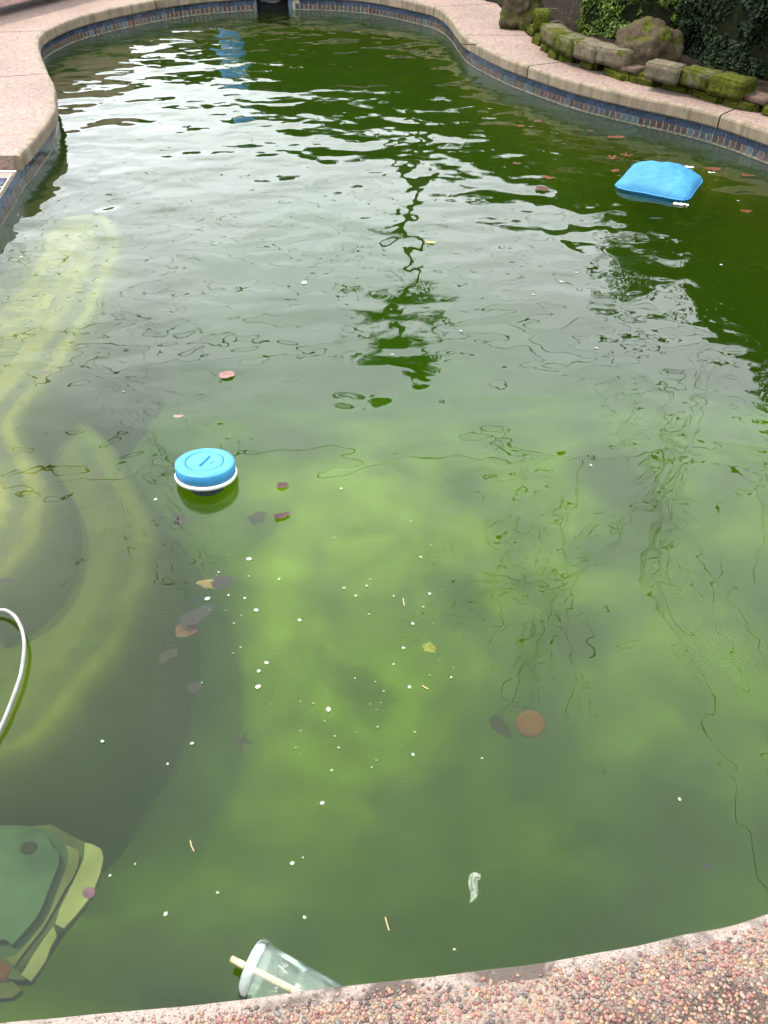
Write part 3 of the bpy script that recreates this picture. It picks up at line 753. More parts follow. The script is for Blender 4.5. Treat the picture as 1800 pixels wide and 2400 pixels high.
shrub('back_hedge', [(-4.2, 11.2), (-3.0, 11.0), (-1.75, 10.75), (-0.8, 10.75), (0.2, 10.5), (1.2, 9.6), (1.75, 8.6)], lambda f: 0.62 + 1.1 * min(1, max(0, (f - .18) / .4)) + 0.10 * math.sin(f * 17), 0.6, 24000, 0.05, M_TREELEAF, 'dark back hedge mirrored across the far end of the pool', 23)

def leafy_tree(name, base, h, crown_r, crown_h, nleaf, size, label, seed, group=None):
    root = empty(name, base); random.seed(seed)
    tv_, tf_ = tube([(0, 0, 0), (0.04, 0.02, h * .3), (-0.05, 0.05, h * .6), (0.03, 0, h * .85)], [.13, .10, .07, .03], 8)
    sv, sf = list(tv_), list(tf_)
    for k in range(9):
        a = k * 2.4; z = h * random.uniform(.35, .7)
        e = Vector((math.cos(a) * crown_r * .75, math.sin(a) * crown_r * .75, z + crown_h * .3))
        v2, f2 = tube([(0, 0, z), e * 0.5 + Vector((0, 0, z * .55)), e], [.05, .03, .01], 6)
        b_ = len(sv); sv += v2; sf += [tuple(b_ + x for x in ff) for ff in f2]
    mesh('trunk', sv, sf, M_BRANCH, root)
    cl = [(Vector((random.gauss(0, .45) * crown_r, random.gauss(0, .45) * crown_r, h - crown_h * random.uniform(.1, .9))), random.uniform(.25, .5) * crown_r) for _ in range(26)]
    sm = []
    for _ in range(nleaf):
        c, r = random.choice(cl); d = Vector((random.gauss(0, 1), random.gauss(0, 1), random.gauss(0, 1))).normalized()
        sm.append((c + d * r * random.random() ** .4, d, 1.0))
    leaf_cloud(sm, size, [M_TREELEAF], 'crown', root)
    return tag(root, label, 'tree', group)
leafy_tree('broadleaf_tree', (3.3, 9.6, .2), 3.0, 1.0, 2.0, 6000, 0.09, 'small leafy tree beyond the shrub, mirrored at upper right of the water', 5)
leafy_tree('broadleaf_tree', (5.4, 5.0, .2), 3.6, 1.2, 2.6, 8000, 0.09, 'taller leafy tree behind the dark hedge, mirrored along the right edge', 6)

def palm(base, h, label):
    random.seed(31)
    root = empty('palm_tree', base)
    pts = [Vector((0.12 * math.sin(k * .5), 0, h * k / 8)) for k in range(9)]
    v, f = tube(pts, [.12 - .006 * k for k in range(9)], 10); mesh('trunk', v, f, M_BRANCH, root)
    top = pts[-1]
    for k in range(30):
        a = k * 2.399; el = random.uniform(-0.5, 1.1); L = random.uniform(1.0, 1.4)
        spine = []
        for j in range(7):
            s_ = j / 6; r = L * s_ * math.cos(el * (1 - .3 * s_)); z = L * s_ * math.sin(el) - 0.75 * s_ * s_ * L
            spine.append(top + Vector((math.cos(a) * r, math.sin(a) * r, z)))
        vs, fs = [], []
        for j in range(6):
            t = (spine[j + 1] - spine[j]).normalized(); sd = t.cross(Vector((0, 0, 1))).normalized()
            for q in (0.0, 0.5):
                p = spine[j].lerp(spine[j + 1], q); wl_ = 0.34 * math.sin(math.pi * (0.12 + 0.8 * (j + q) / 6))
                for sg in (-1, 1):
                    b = len(vs); tip = p + sd * sg * wl_ + t * wl_ * .6 + Vector((0, 0, -.12))
                    vs += [p - t * .05, p + t * .05, tip]; fs.append((b, b + 1, b + 2))
        tv2, tf2 = tube(spine, [.014 - .0015 * j for j in range(7)], 4); b = len(vs); vs += tv2; fs += [tuple(b + x for x in ff) for ff in tf2]
        mesh('frond', vs, fs, M_TREELEAF, root)
    return tag(root, label, 'palm tree')
palm((0.35, 15.5, 0.15), 7.7, 'tall slender palm mirrored as a broken dark line down the middle of the pool')

def bare_tree(base, label, seed, k_=1.0, lean=(-.30, -.22, 1)):
    random.seed(seed); root = empty('bare_tree', base)
    tv_, tf_, bv2, bf2 = [], [], [], []
    def grow(p, d, L, r, depth):
        n = 4; pts = [p.copy()]; dd = d.copy()
        for k in range(n):
            dd = (dd + Vector((random.gauss(0, .14), random.gauss(0, .14), random.gauss(.02, .10)))).normalized()
            pts.append(pts[-1] + dd * L / n)
        v, f = tube(pts, [max(.0024 * k_, r * (1 - .45 * k / n)) for k in range(n + 1)], 6 if depth > 2 else 4)
        V, Fc = (tv_, tf_) if depth == 5 else (bv2, bf2)
        b = len(V); V += v; Fc += [tuple(b + x for x in ff) for ff in f]
        if depth == 0: return
        for c in range(3):
            k = random.randint(1, n) if c else n
            sp = Vector((random.gauss(0, .6), random.gauss(0, .6), random.gauss(.1, .4)))
            grow(pts[k], (dd + sp).normalized(), L * random.uniform(.58, .8), r * .52, depth - 1)
    grow(Vector((0, 0, 0)), Vector(lean).normalized(), 2.9 * k_, .012 * k_, 5)
    mesh('trunk', tv_, tf_, M_BRANCH, root); mesh('branches', bv2, bf2, M_BRANCH, root)
    return tag(root, label, 'bare tree')
bare_tree((5.2, 8.2, 0.2), 'leafless tree right of the pool, mirrored as thin wiggling lines at right', 17)
bare_tree((-7.2, 12.8, 0.2), 'leafless tree beyond the left bank, mirrored as thin loops at left', 43, 1.15, (.45, -.12, 1))

# overhead wires mirrored as thin loops
WIRES = [((-13, 17, 4.9), (15, 16, 5.3), .5, .016, 'lowest long overhead cable behind the back hedge, mirrored near the far end'),
         ((-13, 17, 5.9), (15, 16, 6.4), .5, .016, 'second lowest long overhead cable behind the back hedge'),
         ((-13, 17.4, 7.0), (15, 16.4, 7.3), .6, .016, 'third lowest long overhead cable behind the back hedge'),
         ((-14, 14, 7.6), (16, 16, 8.2), .9, .022, 'lower long overhead wire beyond the palm, mirrored as thin dark loops'),
         ((-14, 13, 9.6), (16, 14.6, 10.2), .9, .022, 'upper long overhead wire beyond the palm, mirrored as thin dark loops'),
         ((2.4, -2.6, 4.6), (4.6, 17, 8.6), .7, .0045, 'leftmost of the service wires running from the added building over the pool'),
         ((2.75, -2.6, 4.6), (5.0, 17, 8.6), .8, .0045, 'middle one of the service wires running from the added building over the pool'),
         ((3.1, -2.6, 4.6), (5.4, 17, 8.5), .65, .0045, 'rightmost of the service wires running from the added building over the pool')]
for a, b, sag, r, lab in WIRES:
    a, b = Vector(a), Vector(b)
    v, f = tube([a.lerp(b, j / 30) - Vector((0, 0, sag * (1 - (2 * j / 30 - 1) ** 2))) for j in range(31)], r, 5)
    tag(mesh('overhead_wire', v, f, M_BLACK), lab, 'wire', 'overhead wires')

# wooden bench, top left
bdir = (at(130, 12, DECK) - at(0, 45, DECK)).normalized(); bang = math.atan2(bdir.y, bdir.x)
bp = at(6, 42, DECK)
bench = empty('wooden_bench', bp, (0, 0, bang)); tag(bench, 'weathered reddish wooden bench at the left end of the far deck', 'bench')
for k in range(3):
    bm = bmesh.new(); box_bm(bm, 0.55, 0.09 + k * 0.135, 0.425, 1.7, 0.125, 0.035, 0.004); bmobj('seat_plank', bm, M_WOOD, bench)
bm = bmesh.new(); box_bm(bm, 0.55, 0.03, 0.225, 1.66, 0.035, 0.315, 0.004); bmobj('front_rail', bm, M_WOOD, bench)
bm = bmesh.new(); box_bm(bm, 0.55, 0.42, 0.33, 1.66, 0.035, 0.14, 0.004); bmobj('back_rail', bm, M_WOOD, bench)
for x in (-0.02, 1.3):
    for y in (0.07, 0.38):
        bm = bmesh.new(); box_bm(bm, x, y, 0.20, 0.08, 0.06, 0.40, 0.004); bmobj('leg', bm, M_WOOD, bench)
bm = bmesh.new(); box_bm(bm, 0.55, 0.235, 0.085, 1.6, 0.36, 0.02); bmobj('shade_board', bm, M_WOOD, bench)  # board added to keep light off the deck under the seat
bm = bmesh.new(); box_bm(bm, 0.10, 0.010, 0.13, 0.05, 0.006, 0.03, 0.001); bmobj('bracket', bm, M_GREYPL, bench)

# blue barrel beyond the far edge (seen in the water)
barrel = empty('plastic_barrel', (-1.62, 10.1, DECK)); tag(barrel, 'blue plastic barrel on the far deck, mirrored as blue bands in the water', 'barrel')
v, f = lathe([(0.0, 0), (.13, 0), (.14, .03), (.14, .24), (.148, .26), (.14, .28), (.14, .40), (.148, .42), (.14, .44), (.135, .52), (.11, .55), (0, .55)], 32); mesh('drum', v, f, M_BLUEDK, barrel, smooth=True)
v, f = lathe([(0.0, .552), (.11, .552), (.12, .57), (.115, .59), (0, .595)], 32); mesh('lid', v, f, M_WHITEPL, barrel, smooth=True)

# ------------------------------------------------------------------ unseen building added behind the camera to block sky light
M_ADDED_STUCCO = simple('added_house_stucco', (0.30, 0.26, 0.21), 0.9, 0.15, 6, 0.004, 90)
M_ADDED_ROOF = simple('added_house_shingle', (0.07, 0.06, 0.055), 0.9, 0.4, 12, 0.01, 30)
M_ADDED_GLASSDK = simple('added_house_dark_glass', (0.02, 0.025, 0.03), 0.08, 0.2, 3)
added_house = empty('added_house', (0.5, -3.0, 0.12)); tag(added_house, 'added stucco building behind the photographer, out of the frame, blocking sky light', 'added_house')
bm = bmesh.new(); box_bm(bm, 0, -3.0, 1.5, 13, 6, 3.0); bmobj('added_house_wall', bm, M_ADDED_STUCCO, added_house)
vs = [(-7, .6, 2.95), (7, .6, 2.95), (7, -3, 4.6), (-7, -3, 4.6), (-7, -6.6, 2.95), (7, -6.6, 2.95), (-7, .6, 3.07), (7, .6, 3.07), (7, -3, 4.72), (-7, -3, 4.72), (-7, -6.6, 3.07), (7, -6.6, 3.07)]
mesh('added_house_roof', vs, [(0, 1, 2, 3), (3, 2, 5, 4), (9, 8, 7, 6), (10, 11, 8, 9), (0, 6, 7, 1), (4, 5, 11, 10), (0, 3, 9, 6), (3, 4, 10, 9), (1, 7, 8, 2), (2, 8, 11, 5)], M_ADDED_ROOF, added_house)
for x, w_, z0, z1 in ((-3.4, 1.6, 0.95, 2.15), (0.3, 2.2, 0.05, 2.15), (3.6, 1.6, 0.95, 2.15)):
    bm = bmesh.new(); box_bm(bm, x, 0.02, (z0 + z1) / 2, w_, 0.06, z1 - z0, 0.01); fr = bmobj('added_house_window', bm, M_WHITEPL, added_house)
    for sx in (-1, 1):
        bm = bmesh.new(); box_bm(bm, x + sx * w_ * .25, 0.056, (z0 + z1) / 2, w_ * .43, 0.02, (z1 - z0) * .9); bmobj('added_house_pane', bm, M_ADDED_GLASSDK, fr)

# ------------------------------------------------------------------ pebbles set in the near slab
def build_pebbles():
    random.seed(12)
    near = slabs[9]; base = []
    for k in range(5):
        bm = bmesh.new(); bmesh.ops.create_icosphere(bm, subdivisions=2 if k < 5 else 1, radius=1.0)
        for v in bm.verts:
            d = v.co.normalized(); v.co = d * (1 + .28 * noise.noise(d * 1.2 + Vector((k * 3.3, 0, 0))))
        base.append([v.co.copy() for v in bm.verts]); faces = [tuple(x.index for x in f.verts) for f in bm.faces]; bm.free()
    low = []
    for k in range(5):
        bm = bmesh.new(); bmesh.ops.create_icosphere(bm, subdivisions=1, radius=1.0)
        for v in bm.verts:
            d = v.co.normalized(); v.co = d * (1 + .28 * noise.noise(d * 1.2 + Vector((k * 3.3, 0, 0))))
        low.append([v.co.copy() for v in bm.verts]); lfaces = [tuple(x.index for x in f.verts) for f in bm.faces]; bm.free()
    edge = [(o.x, o.y) for o in OUT]
    i0, i1 = near_idx(1.0, .8), near_idx(-0.95, .49)
    ed = [(OUT[i].x, OUT[i].y) for i in range(i0, i1)]
    def edge_y(x):
        for (xa, ya), (xb, yb) in zip(ed, ed[1:]):
            if xb <= x <= xa: return ya + (yb - ya) * (x - xa) / (xb - xa)
        return ed[-1][1]
    P = []
    sp = 0.0070; row = 0; y = 0.22
    while y < 0.80:
        x = -0.78 + (row % 2) * sp / 2
        while x < 0.86:
            px, py = x + random.uniform(-.0030, .0030), y + random.uniform(-.0030, .0030)
            gap = edge_y(px) - py
            if gap > 0.014:
                cov = noise.noise(Vector((px * 5, py * 5, 2))) + .5 * noise.noise(Vector((px * 14, py * 14, 7))) - 0.25 * px - .10
                keep = 1.0 if gap > .034 else (gap - .012) / .024
                if cov > .05: keep *= 0.75
                if random.random() < keep: P.append((px, py, cov, gap))
            x += sp
        y += sp * .866; row += 1
    rec = []
    for px, py, cov, gap in P:
        r = random.choice((random.uniform(.0024, .0038), random.uniform(.0032, .0053))) * (0.8 if gap < .03 else 1.0)
        sink = 0.15 if cov < 0 else min(.72, .2 + cov * 1.4)
        ax = r * random.uniform(.95, 1.45); ay = r * random.uniform(.75, 1.0); az = r * random.uniform(.55, .8)
        rec.append((px, py, ax, ay, az, az * (0.35 - sink), random.uniform(0, math.pi), random.randrange(5), min(9, int(random.random() ** 1.0 * 10))))
    def vis(p): return p[1] > 0.455 and abs(p[0]) < 0.70
    order = sorted(range(len(rec)), key=lambda i: -(rec[i][2] * rec[i][3]) if vis(rec[i]) else 1)
    single = set(order[:300])
    me_cache = {}
    V, F, MI = [], [], []
    for i, (px, py, ax, ay, az, dz, rz, k, m) in enumerate(rec):
        if i in single:
            if (k, m) not in me_cache:
                me = bpy.data.meshes.new('pebble'); me.from_pydata([tuple(c) for c in low[k]], [], lfaces); me.materials.append(M_PEB[m])
                me.polygons.foreach_set('use_smooth', [True] * len(me.polygons)); me.update(); me_cache[(k, m)] = me
            o = inst('pebble', me_cache[(k, m)], near, (px, py, DECK + dz), (random.uniform(-.2, .2), random.uniform(-.2, .2), rz)); o.scale = (ax, ay, az)
        else:
            b = len(V); c, s_ = math.cos(rz), math.sin(rz)
            V += [(px + q.x * ax * c - q.y * ay * s_, py + q.x * ax * s_ + q.y * ay * c, DECK + dz + q.z * az) for q in low[k]]
            F += [tuple(b + x for x in f) for f in lfaces]; MI += [m] * len(lfaces)
    tag(mesh('pebbles', V, F, M_PEB, near, MI, True), kind='stuff')
    print('pebbles', len(rec))
build_pebbles()

# ------------------------------------------------------------------ floating dispenser
def m_ring():
    t = NT('stained_white_plastic'); co = t.coords()
    z = t.node('ShaderNodeSeparateXYZ', {'Vector': co}).outputs['Z']
    cc = t.ramp(t.noise(co, 20, 4), [(0.3, (0.52, 0.50, 0.47)), (0.7, (0.66, 0.64, 0.61))])
    st = t.math('SUBTRACT', t.math('MULTIPLY', t.noise(co, 34, 5, 0.7), 0.03), z)
    return t.principled(t.mix(t.ramp(st, [(0.0, 0.0), (0.012, 0.8)]), cc, (0.20, 0.21, 0.10)), 0.45)
def m_lid():
    t = NT('faded_blue_plastic'); co = t.coords()
    cc = t.ramp(t.noise(co, 12, 5, 0.6), [(0.3, (0.024, 0.155, 0.31)), (0.55, (0.033, 0.19, 0.36)), (0.75, (0.055, 0.225, 0.39))])
    sc_ = t.noise(t.coords(scale=(30, 190, 60)), 1.0, 4, 0.7)
    cc = t.mix(t.ramp(sc_, [(0.62, 0.0), (0.72, 0.5)]), cc, (0.11, 0.27, 0.40))
    cc = t.mix(t.ramp(t.noise(co, 70, 4, 0.7), [(0.68, 0.0), (0.74, 0.6)]), cc, (0.03, 0.07, 0.08))
    return t.principled(cc, 0.45, t.bump(t.noise(co, 120, 3), 0.0006, 0.6), Specular_IOR_Level=0.3)
def dispenser():
    c = at(478, 1086, 0.062)
    root = empty('chlorine_dispenser', (c.x, c.y, 0.0), (R(-8), R(1.0), 0)); tag(root, 'round blue and white chlorine dispenser floating left of the middle', 'pool dispenser')
    RR = 0.0905
    v, f = lathe([(0.058, .0635), (.0595, .0655), (.083, .0635), (RR - .004, .0615), (RR - .001, .0602), (RR, .058), (RR + .0005, .045), (RR, .022), (RR - .004, .021)], 64); mlid = m_lid(); mesh('lid', v, f, [mlid], root, smooth=True)
    v, f = lathe([(0.0, .0648), (.050, .0652), (.0555, .0648), (.0572, .0625), (.0572, .055)], 64); cap = mesh('center_cap', v, f, mlid, root, smooth=True)
    bm = bmesh.new(); box_bm(bm, 0.0, 0.0, 0.0672, 0.007, 0.062, 0.006, 0.002, R(-18)); bmobj('grip_ridge', bm, M_BLUEPL, cap)
    bm = bmesh.new(); box_bm(bm, 0.024, -0.006, 0.0658, 0.004, 0.022, 0.0022, 0.0008, R(-18)); bmobj('molded_mark', bm, M_BLUEPL, cap)
    v, f = lathe([(RR - .003, .027), (RR + .003, .025), (RR + .0045, .021), (RR + .002, .013), (RR - .010, .005), (RR - .026, .001), (.056, .000)], 64); mesh('float_ring', v, f, m_ring(), root, smooth=True)
    v, f = lathe([(.056, .008), (.054, -.012), (.051, -.030), (.04, -.034), (0, -.034)], 40); mesh('basket', v, f, M_BASKET, root, smooth=True)
    for k in range(20):
        a = 2 * math.pi * k / 20
        bm = bmesh.new(); box_bm(bm, 0, 0, 0, 0.004, 0.005, 0.026, 0.001); bmobj('rib', bm, M_BASKET, root, loc=(.053 * math.cos(a), .053 * math.sin(a), -.013), rot=(0, 0, a))
dispenser()

# ------------------------------------------------------------------ blue cushion
def m_cushion():
    t = NT('cushion_fabric'); co = t.coords()
    f = t.noise(co, 5, 5, 0.6); g = t.noise(co, 260, 2)
    cc = t.ramp(f, [(0.25, (0.018, 0.105, 0.21)), (0.5, (0.03, 0.145, 0.265)), (0.75, (0.038, 0.17, 0.30))])
    z = t.node('ShaderNodeSeparateXYZ', {'Vector': t.node('ShaderNodeNewGeometry').outputs['Position']}).outputs['Z']
    wet = t.math('ADD', z, t.math('MULTIPLY', t.noise(co, 11, 4), 0.03))
    cc = t.mix(t.ramp(wet, [(0.022, 1.0), (0.040, 0.0)]), cc, (0.022, 0.12, 0.24))
    return t.principled(cc, 0.62, t.bump(t.math('ADD', t.math('MULTIPLY', t.noise(co, 16, 4, 0.6, 0.6), 1.0), t.math('MULTIPLY', g, 0.06)), 0.006, 0.7), Specular_IOR_Level=0.2)
def cushion():
    A, B, Cc = at(1432, 441, 0.006), at(1614, 476, 0.006), at(1655, 420, 0.006)
    D = A + (Cc - B)
    cen = (A + B + Cc + D) / 4
    root = empty('floating_cushion', (cen.x, cen.y, 0)); tag(root, 'square blue fabric cushion floating near the right wall', 'cushion')
    N = 36; vs, fs = [], []
    for side in (1, -1):
        for i in range(N + 1):
            for j in range(N + 1):
                u, w = 2 * i / N - 1, 2 * j / N - 1
                pin = 0.05
                uu = u * (1 - pin * (1 - w * w)); ww = w * (1 - pin * (1 - u * u))
                p = (A * (1 - uu) * (1 - ww) + B * (1 + uu) * (1 - ww) + Cc * (1 + uu) * (1 + ww) + D * (1 - uu) * (1 + ww)) / 4 - cen
                p *= 1 - 0.13 * (u * u * w * w) ** 3
                e = max(0.0, 1 - u * u) ** 0.55 * max(0.0, 1 - w * w) ** 0.40
                z = side * e * (0.080 if side > 0 else 0.07)
                if side > 0:
                    z *= 1 + 0.16 * noise.noise(Vector((u * 1.6, w * 1.6, 4))) + .22 * (w * .6 - u * .25)
                    z += 0.004 * noise.noise(Vector((u * 7, w * 7, 1))) * e ** .5 + 0.009 * noise.noise(Vector((u * 2.2 + w * 2.2, (u - w) * 5, 6))) * e ** .5 + 0.003 * noise.noise(Vector((u * 3 + w * 9, w * 2, 8))) * (1 - e)
                vs.append((p.x, p.y, 0.010 + z))
    n2 = (N + 1) ** 2
    for i in range(N):
        for j in range(N):
            a = i * (N + 1) + j
            fs.append((a, a + N + 1, a + N + 2, a + 1)); fs.append((n2 + a, n2 + a + 1, n2 + a + N + 2, n2 + a + N + 1))
    mesh('cover', vs, fs, m_cushion(), root, smooth=True)
    rim = []
    for i in range(N + 1): rim.append(Vector(vs[i * (N + 1)]))
    for j in range(1, N + 1): rim.append(Vector(vs[N * (N + 1) + j]))
    for i in range(N - 1, -1, -1): rim.append(Vector(vs[i * (N + 1) + N]))
    for j in range(N - 1, -1, -1): rim.append(Vector(vs[j]))
    v, f = tube(rim, 0.0035, 6); mesh('piping', v, f, M_BLUEDK, root, smooth=True)
cushion()
M_FOAM = simple('foam_crumb', (0.55, 0.53, 0.48), 0.8, 0.3, 60, 0.002, 200)
for k, (x, y, s_) in enumerate(((1612, 391, .022), (1597, 479, .026), (1492, 402, .014), (1667, 404, .012))):
    bm = bmesh.new()
    for q in range(5):
        r = bmesh.ops.create_icosphere(bm, subdivisions=2, radius=s_ * random.uniform(.28, .45), matrix=Matrix.Translation((s_ * (q - 2) * .55, random.uniform(-.3, .3) * s_, 0)))
        for v in r['verts']: v.co += noise.noise_vector(v.co * 90) * .003; v.co.z *= .6
    c = at(x, y, 0.004)
    tag(bmobj('foam_crumb', bm, M_FOAM, None, True, loc=c, rot=(0, 0, random.uniform(-.4, .4))), ['pale foam crumbs floating behind the blue cushion', 'pale foam crumbs at the front corner of the blue cushion', 'tiny pale foam crumb at the left back of the blue cushion', 'tiny pale foam crumb right of the blue cushion'][k], 'foam')

# ------------------------------------------------------------------ leaves
def leaf_mat(name, col, rough=.6): return simple(name, col, rough, 0.45, 45, 0.001, 120, Specular_IOR_Level=0.15)
M_LBROWN, M_LRUST, M_LPINK, M_LDARK, M_LTAN, M_LYEL = leaf_mat('leaf_brown', (.045, .02, .012)), leaf_mat('leaf_rust', (.075, .025, .011)), leaf_mat('leaf_pink', (.15, .072, .062), .4), leaf_mat('leaf_dark', (.008, .007, .008)), leaf_mat('leaf_tan', (.10, .065, .025)), leaf_mat('leaf_yellow', (.30, .24, .055))
M_LPURP = leaf_mat('leaf_purple', (.05, .022, .026))
M_LTAN2 = leaf_mat('leaf_straw', (.20, .16, .05))
def leaf_outline(kind, n=60):
    pts = []
    for k in range(n):
        a = 2 * math.pi * k / n
        if kind == 'ovate':
            x = math.cos(a); r_y = .46 * math.sin(a) * (1 - .35 * math.cos(a)); e_ = 1 + .10 * math.sin(9 * a) + .16 * noise.noise(Vector((math.cos(a) * 3, math.sin(a) * 3, 1.7))); pts.append((x * (1 + .05 * math.sin(7 * a)), r_y * e_))
        elif kind == 'heart':
            r = .85 + .12 * math.cos(a) - .18 * max(0, -math.cos(a)) ** 3; pts.append((r * math.cos(a) * 1.0, r * math.sin(a) * .8))
        elif kind == 'maple':
            r = .26 + .74 * (1 - abs(math.sin(2.5 * a))) ** .75; r *= 1 + .12 * math.sin(19 * a); r *= 1 if abs(a - math.pi) > .4 else .45
            pts.append((r * math.cos(a), r * math.sin(a)))
        elif kind == 'split':
            r = .35 + .65 * max(0, math.cos(1.5 * (a - .7))) ** 1.2 if a < 3.6 else .35 + .45 * max(0, math.cos(1.5 * (a - 5.2)))
            pts.append((r * math.cos(a), r * math.sin(a)))
        else:
            r = .74 + .40 * noise.noise(Vector((math.cos(a) * 1.7, math.sin(a) * 1.7, 5))) + .26 * noise.noise(Vector((math.cos(a) * 4.3, math.sin(a) * 4.3, 2))) + .05 * math.sin(13 * a); pts.append((r * math.cos(a), r * .75 * math.sin(a)))
    return pts
def make_leaf(name, px, py, z, L, rz, kind, mat, label, curl=.15, stem=0.0, group=None, tilt=0.0, cat='leaf', seed=0):
    pts = leaf_outline(kind); n = len(pts)
    vs, fs = [], []
    def zz(x, y): return L * (curl * (abs(y) ** 1.4) * .8 + curl * .5 * x * x + .10 * noise.noise(Vector((x * 2, y * 2, seed + 1.5))))
    for ring in (0.0, .5, 1.0):
        if ring == 0: vs.append((0, 0, zz(0, 0))); continue
        for x, y in pts: vs.append((x * ring * L, y * ring * L, zz(x * ring, y * ring)))
    for k in range(n):
        k2 = (k + 1) % n
        fs.append((0, 1 + k, 1 + k2)); fs.append((1 + k, 1 + n + k, 1 + n + k2, 1 + k2))
    c = at(px, py, z)
    bm_v = len(vs)
    vs2 = [(x, y, z_ - .0006) for x, y, z_ in vs]
    fs += [tuple(bm_v + i for i in f[::-1]) for f in fs]
    vs += vs2
    if stem:
        root = empty(name, (c.x, c.y, z), (tilt, 0, rz))
        mesh('blade', vs, fs, mat, root, smooth=True)
        v, f = tube([(-L * .8, 0, .001), (-L * (1 + stem * .5), .05 * L, .002), (-L * (1 + stem), .25 * L, .004)], max(.0012, L * .025), 5); mesh('stalk', v, f, M_LDARK, root)
        return tag(root, label, cat, group)
    return tag(mesh(name, vs, fs, mat, None, smooth=True, loc=(c.x, c.y, z), rot=(tilt, 0, rz)), label, cat, group)
# floating brown leaves by the cushion
G_CUSH = 'brown leaves around the cushion'
for k, (x, y) in enumerate(((165, 68), (505, 132), (675, 172), (650, 305), (742, 290), (670, 390), (235, 432), (195, 510), (30, 342), (1300, 378), (1525, 420), (1518, 650), (1175, 160), (55, 100))):
    make_leaf('fallen_leaf', 1200 + x / 2.765, 260 + y / 2.765, 0.0035, random.uniform(.030, .044) * (1.35 if k in (2, 7, 9) else 1), random.uniform(-.5, .5), random.choice(('rag', 'ovate', 'maple')), random.choice((M_LBROWN, M_LRUST, M_LRUST)),
              {2: 'largest brown leaf floating above and left of the blue cushion', 7: 'wet brown leaf at the edge of the pale reflection left of the cushion', 9: 'long dark red leaf floating right behind the blue cushion', 11: 'lone brown leaf at the right edge below the cushion'}.get(k, 'small reddish brown leaf floating on the dark water around the blue cushion'), .22, 0, G_CUSH, seed=k)
make_leaf('fallen_leaf', 527, 879, .004, .036, .15, 'heart', M_LPINK, 'pinkish wet leaf floating above the round blue dispenser', .12, .2)
make_leaf('fallen_leaf', 419, 975, -.012, .018, .1, 'ovate', M_LPINK, 'small faded pink leaf just under the surface left of the dispenser lid', .1)
make_leaf('fallen_leaf', 661, 1139, .003, .024, .1, 'rag', M_LPURP, 'crumpled brown leaf floating right of the dispenser, the upper one', .35)
make_leaf('fallen_leaf', 662, 1209, .003, .025, .45, 'ovate', M_LPURP, 'narrow brown leaf floating right of the dispenser, the lower one', .45)
make_leaf('petal', 1010, 568, .004, .022, -.1, 'ovate', M_LYEL, 'bright yellow petal floating in the middle of the pool', .15, cat='petal')
make_leaf('fallen_leaf', 418, 1224, -.06, .038, 1.2, 'split', M_LDARK, 'dark two lobed leaf hanging in the water below the dispenser', .2)
make_leaf('fallen_leaf', 520, 1366, -.07, .043, .1, 'rag', M_LDARK, 'dark ragged leaf overlapping a tan leaf in the left middle', .15)
make_leaf('fallen_leaf', 488, 1369, -.10, .036, 3.0, 'ovate', M_LTAN, 'tan leaf overlapping a dark ragged leaf in the left middle', .12, .6)
make_leaf('fallen_leaf', 465, 1440, -.08, .054, .65, 'ovate', M_LDARK, 'large dark pointed leaf slanting in the water at left middle', .12)
make_leaf('fallen_leaf', 430, 1478, -.10, .038, .2, 'heart', M_LBROWN, 'brown leaf tucked against the large dark pointed leaf', .12, .5)
make_leaf('fallen_leaf', 384, 1537, -.12, .038, -.35, 'split', M_LDARK, 'dark blurred leaf deep in the water left of the pointed leaf', .1)
make_leaf('fallen_leaf', 455, 1612, -.16, .030, .2, 'rag', M_LDARK, 'dim leaf sunk below the dark leaves at left', .1)
make_leaf('fallen_leaf', 564, 1736, -.22, .034, -1.45, 'maple', M_LDARK, 'small dark maple leaf hanging in the lower water', .1, .8)
make_leaf('fallen_leaf', 603, 1215, -.22, .045, .8, 'rag', M_LDARK, 'vague dark leaf sunk right below the dispenser', .1)
make_leaf('fallen_leaf', 1657, 2030, -.02, .012, -.7, 'ovate', M_LDARK, 'small dark leaf in the lower right water above the pebble edge', .1)
make_leaf('fallen_leaf', 1176, 1706, -.5, .048, -1.0, 'ovate', M_LDARK, 'dark narrow leaf under water beside the round orange disc', .1)
make_leaf('fallen_leaf', 1005, 1518, -.36, .030, -.9, 'rag', M_LTAN2, 'faded yellow leaf sunk just below the middle of the pool', .1)
make_leaf('fallen_leaf', 211, 2093, -.015, .016, 2.95, 'heart', M_LPURP, 'small purple brown leaf with a curved stalk over the sunken cleaner', .1, 1.3)
make_leaf('fallen_leaf', 20, 1361, -.10, .020, .1, 'ovate', M_LDARK, 'dark curled leaf on the step at the left edge', .3)
make_leaf('fallen_leaf', 228, 1112, -.30, .030, .1, 'rag', M_LBROWN, 'faint brown leaf lying on the lower step', .1)
make_leaf('fallen_leaf', 105, 873, -.14, .026, .1, 'ovate', M_LBROWN, 'faint brown leaf lying across the upper step nosing', .1)

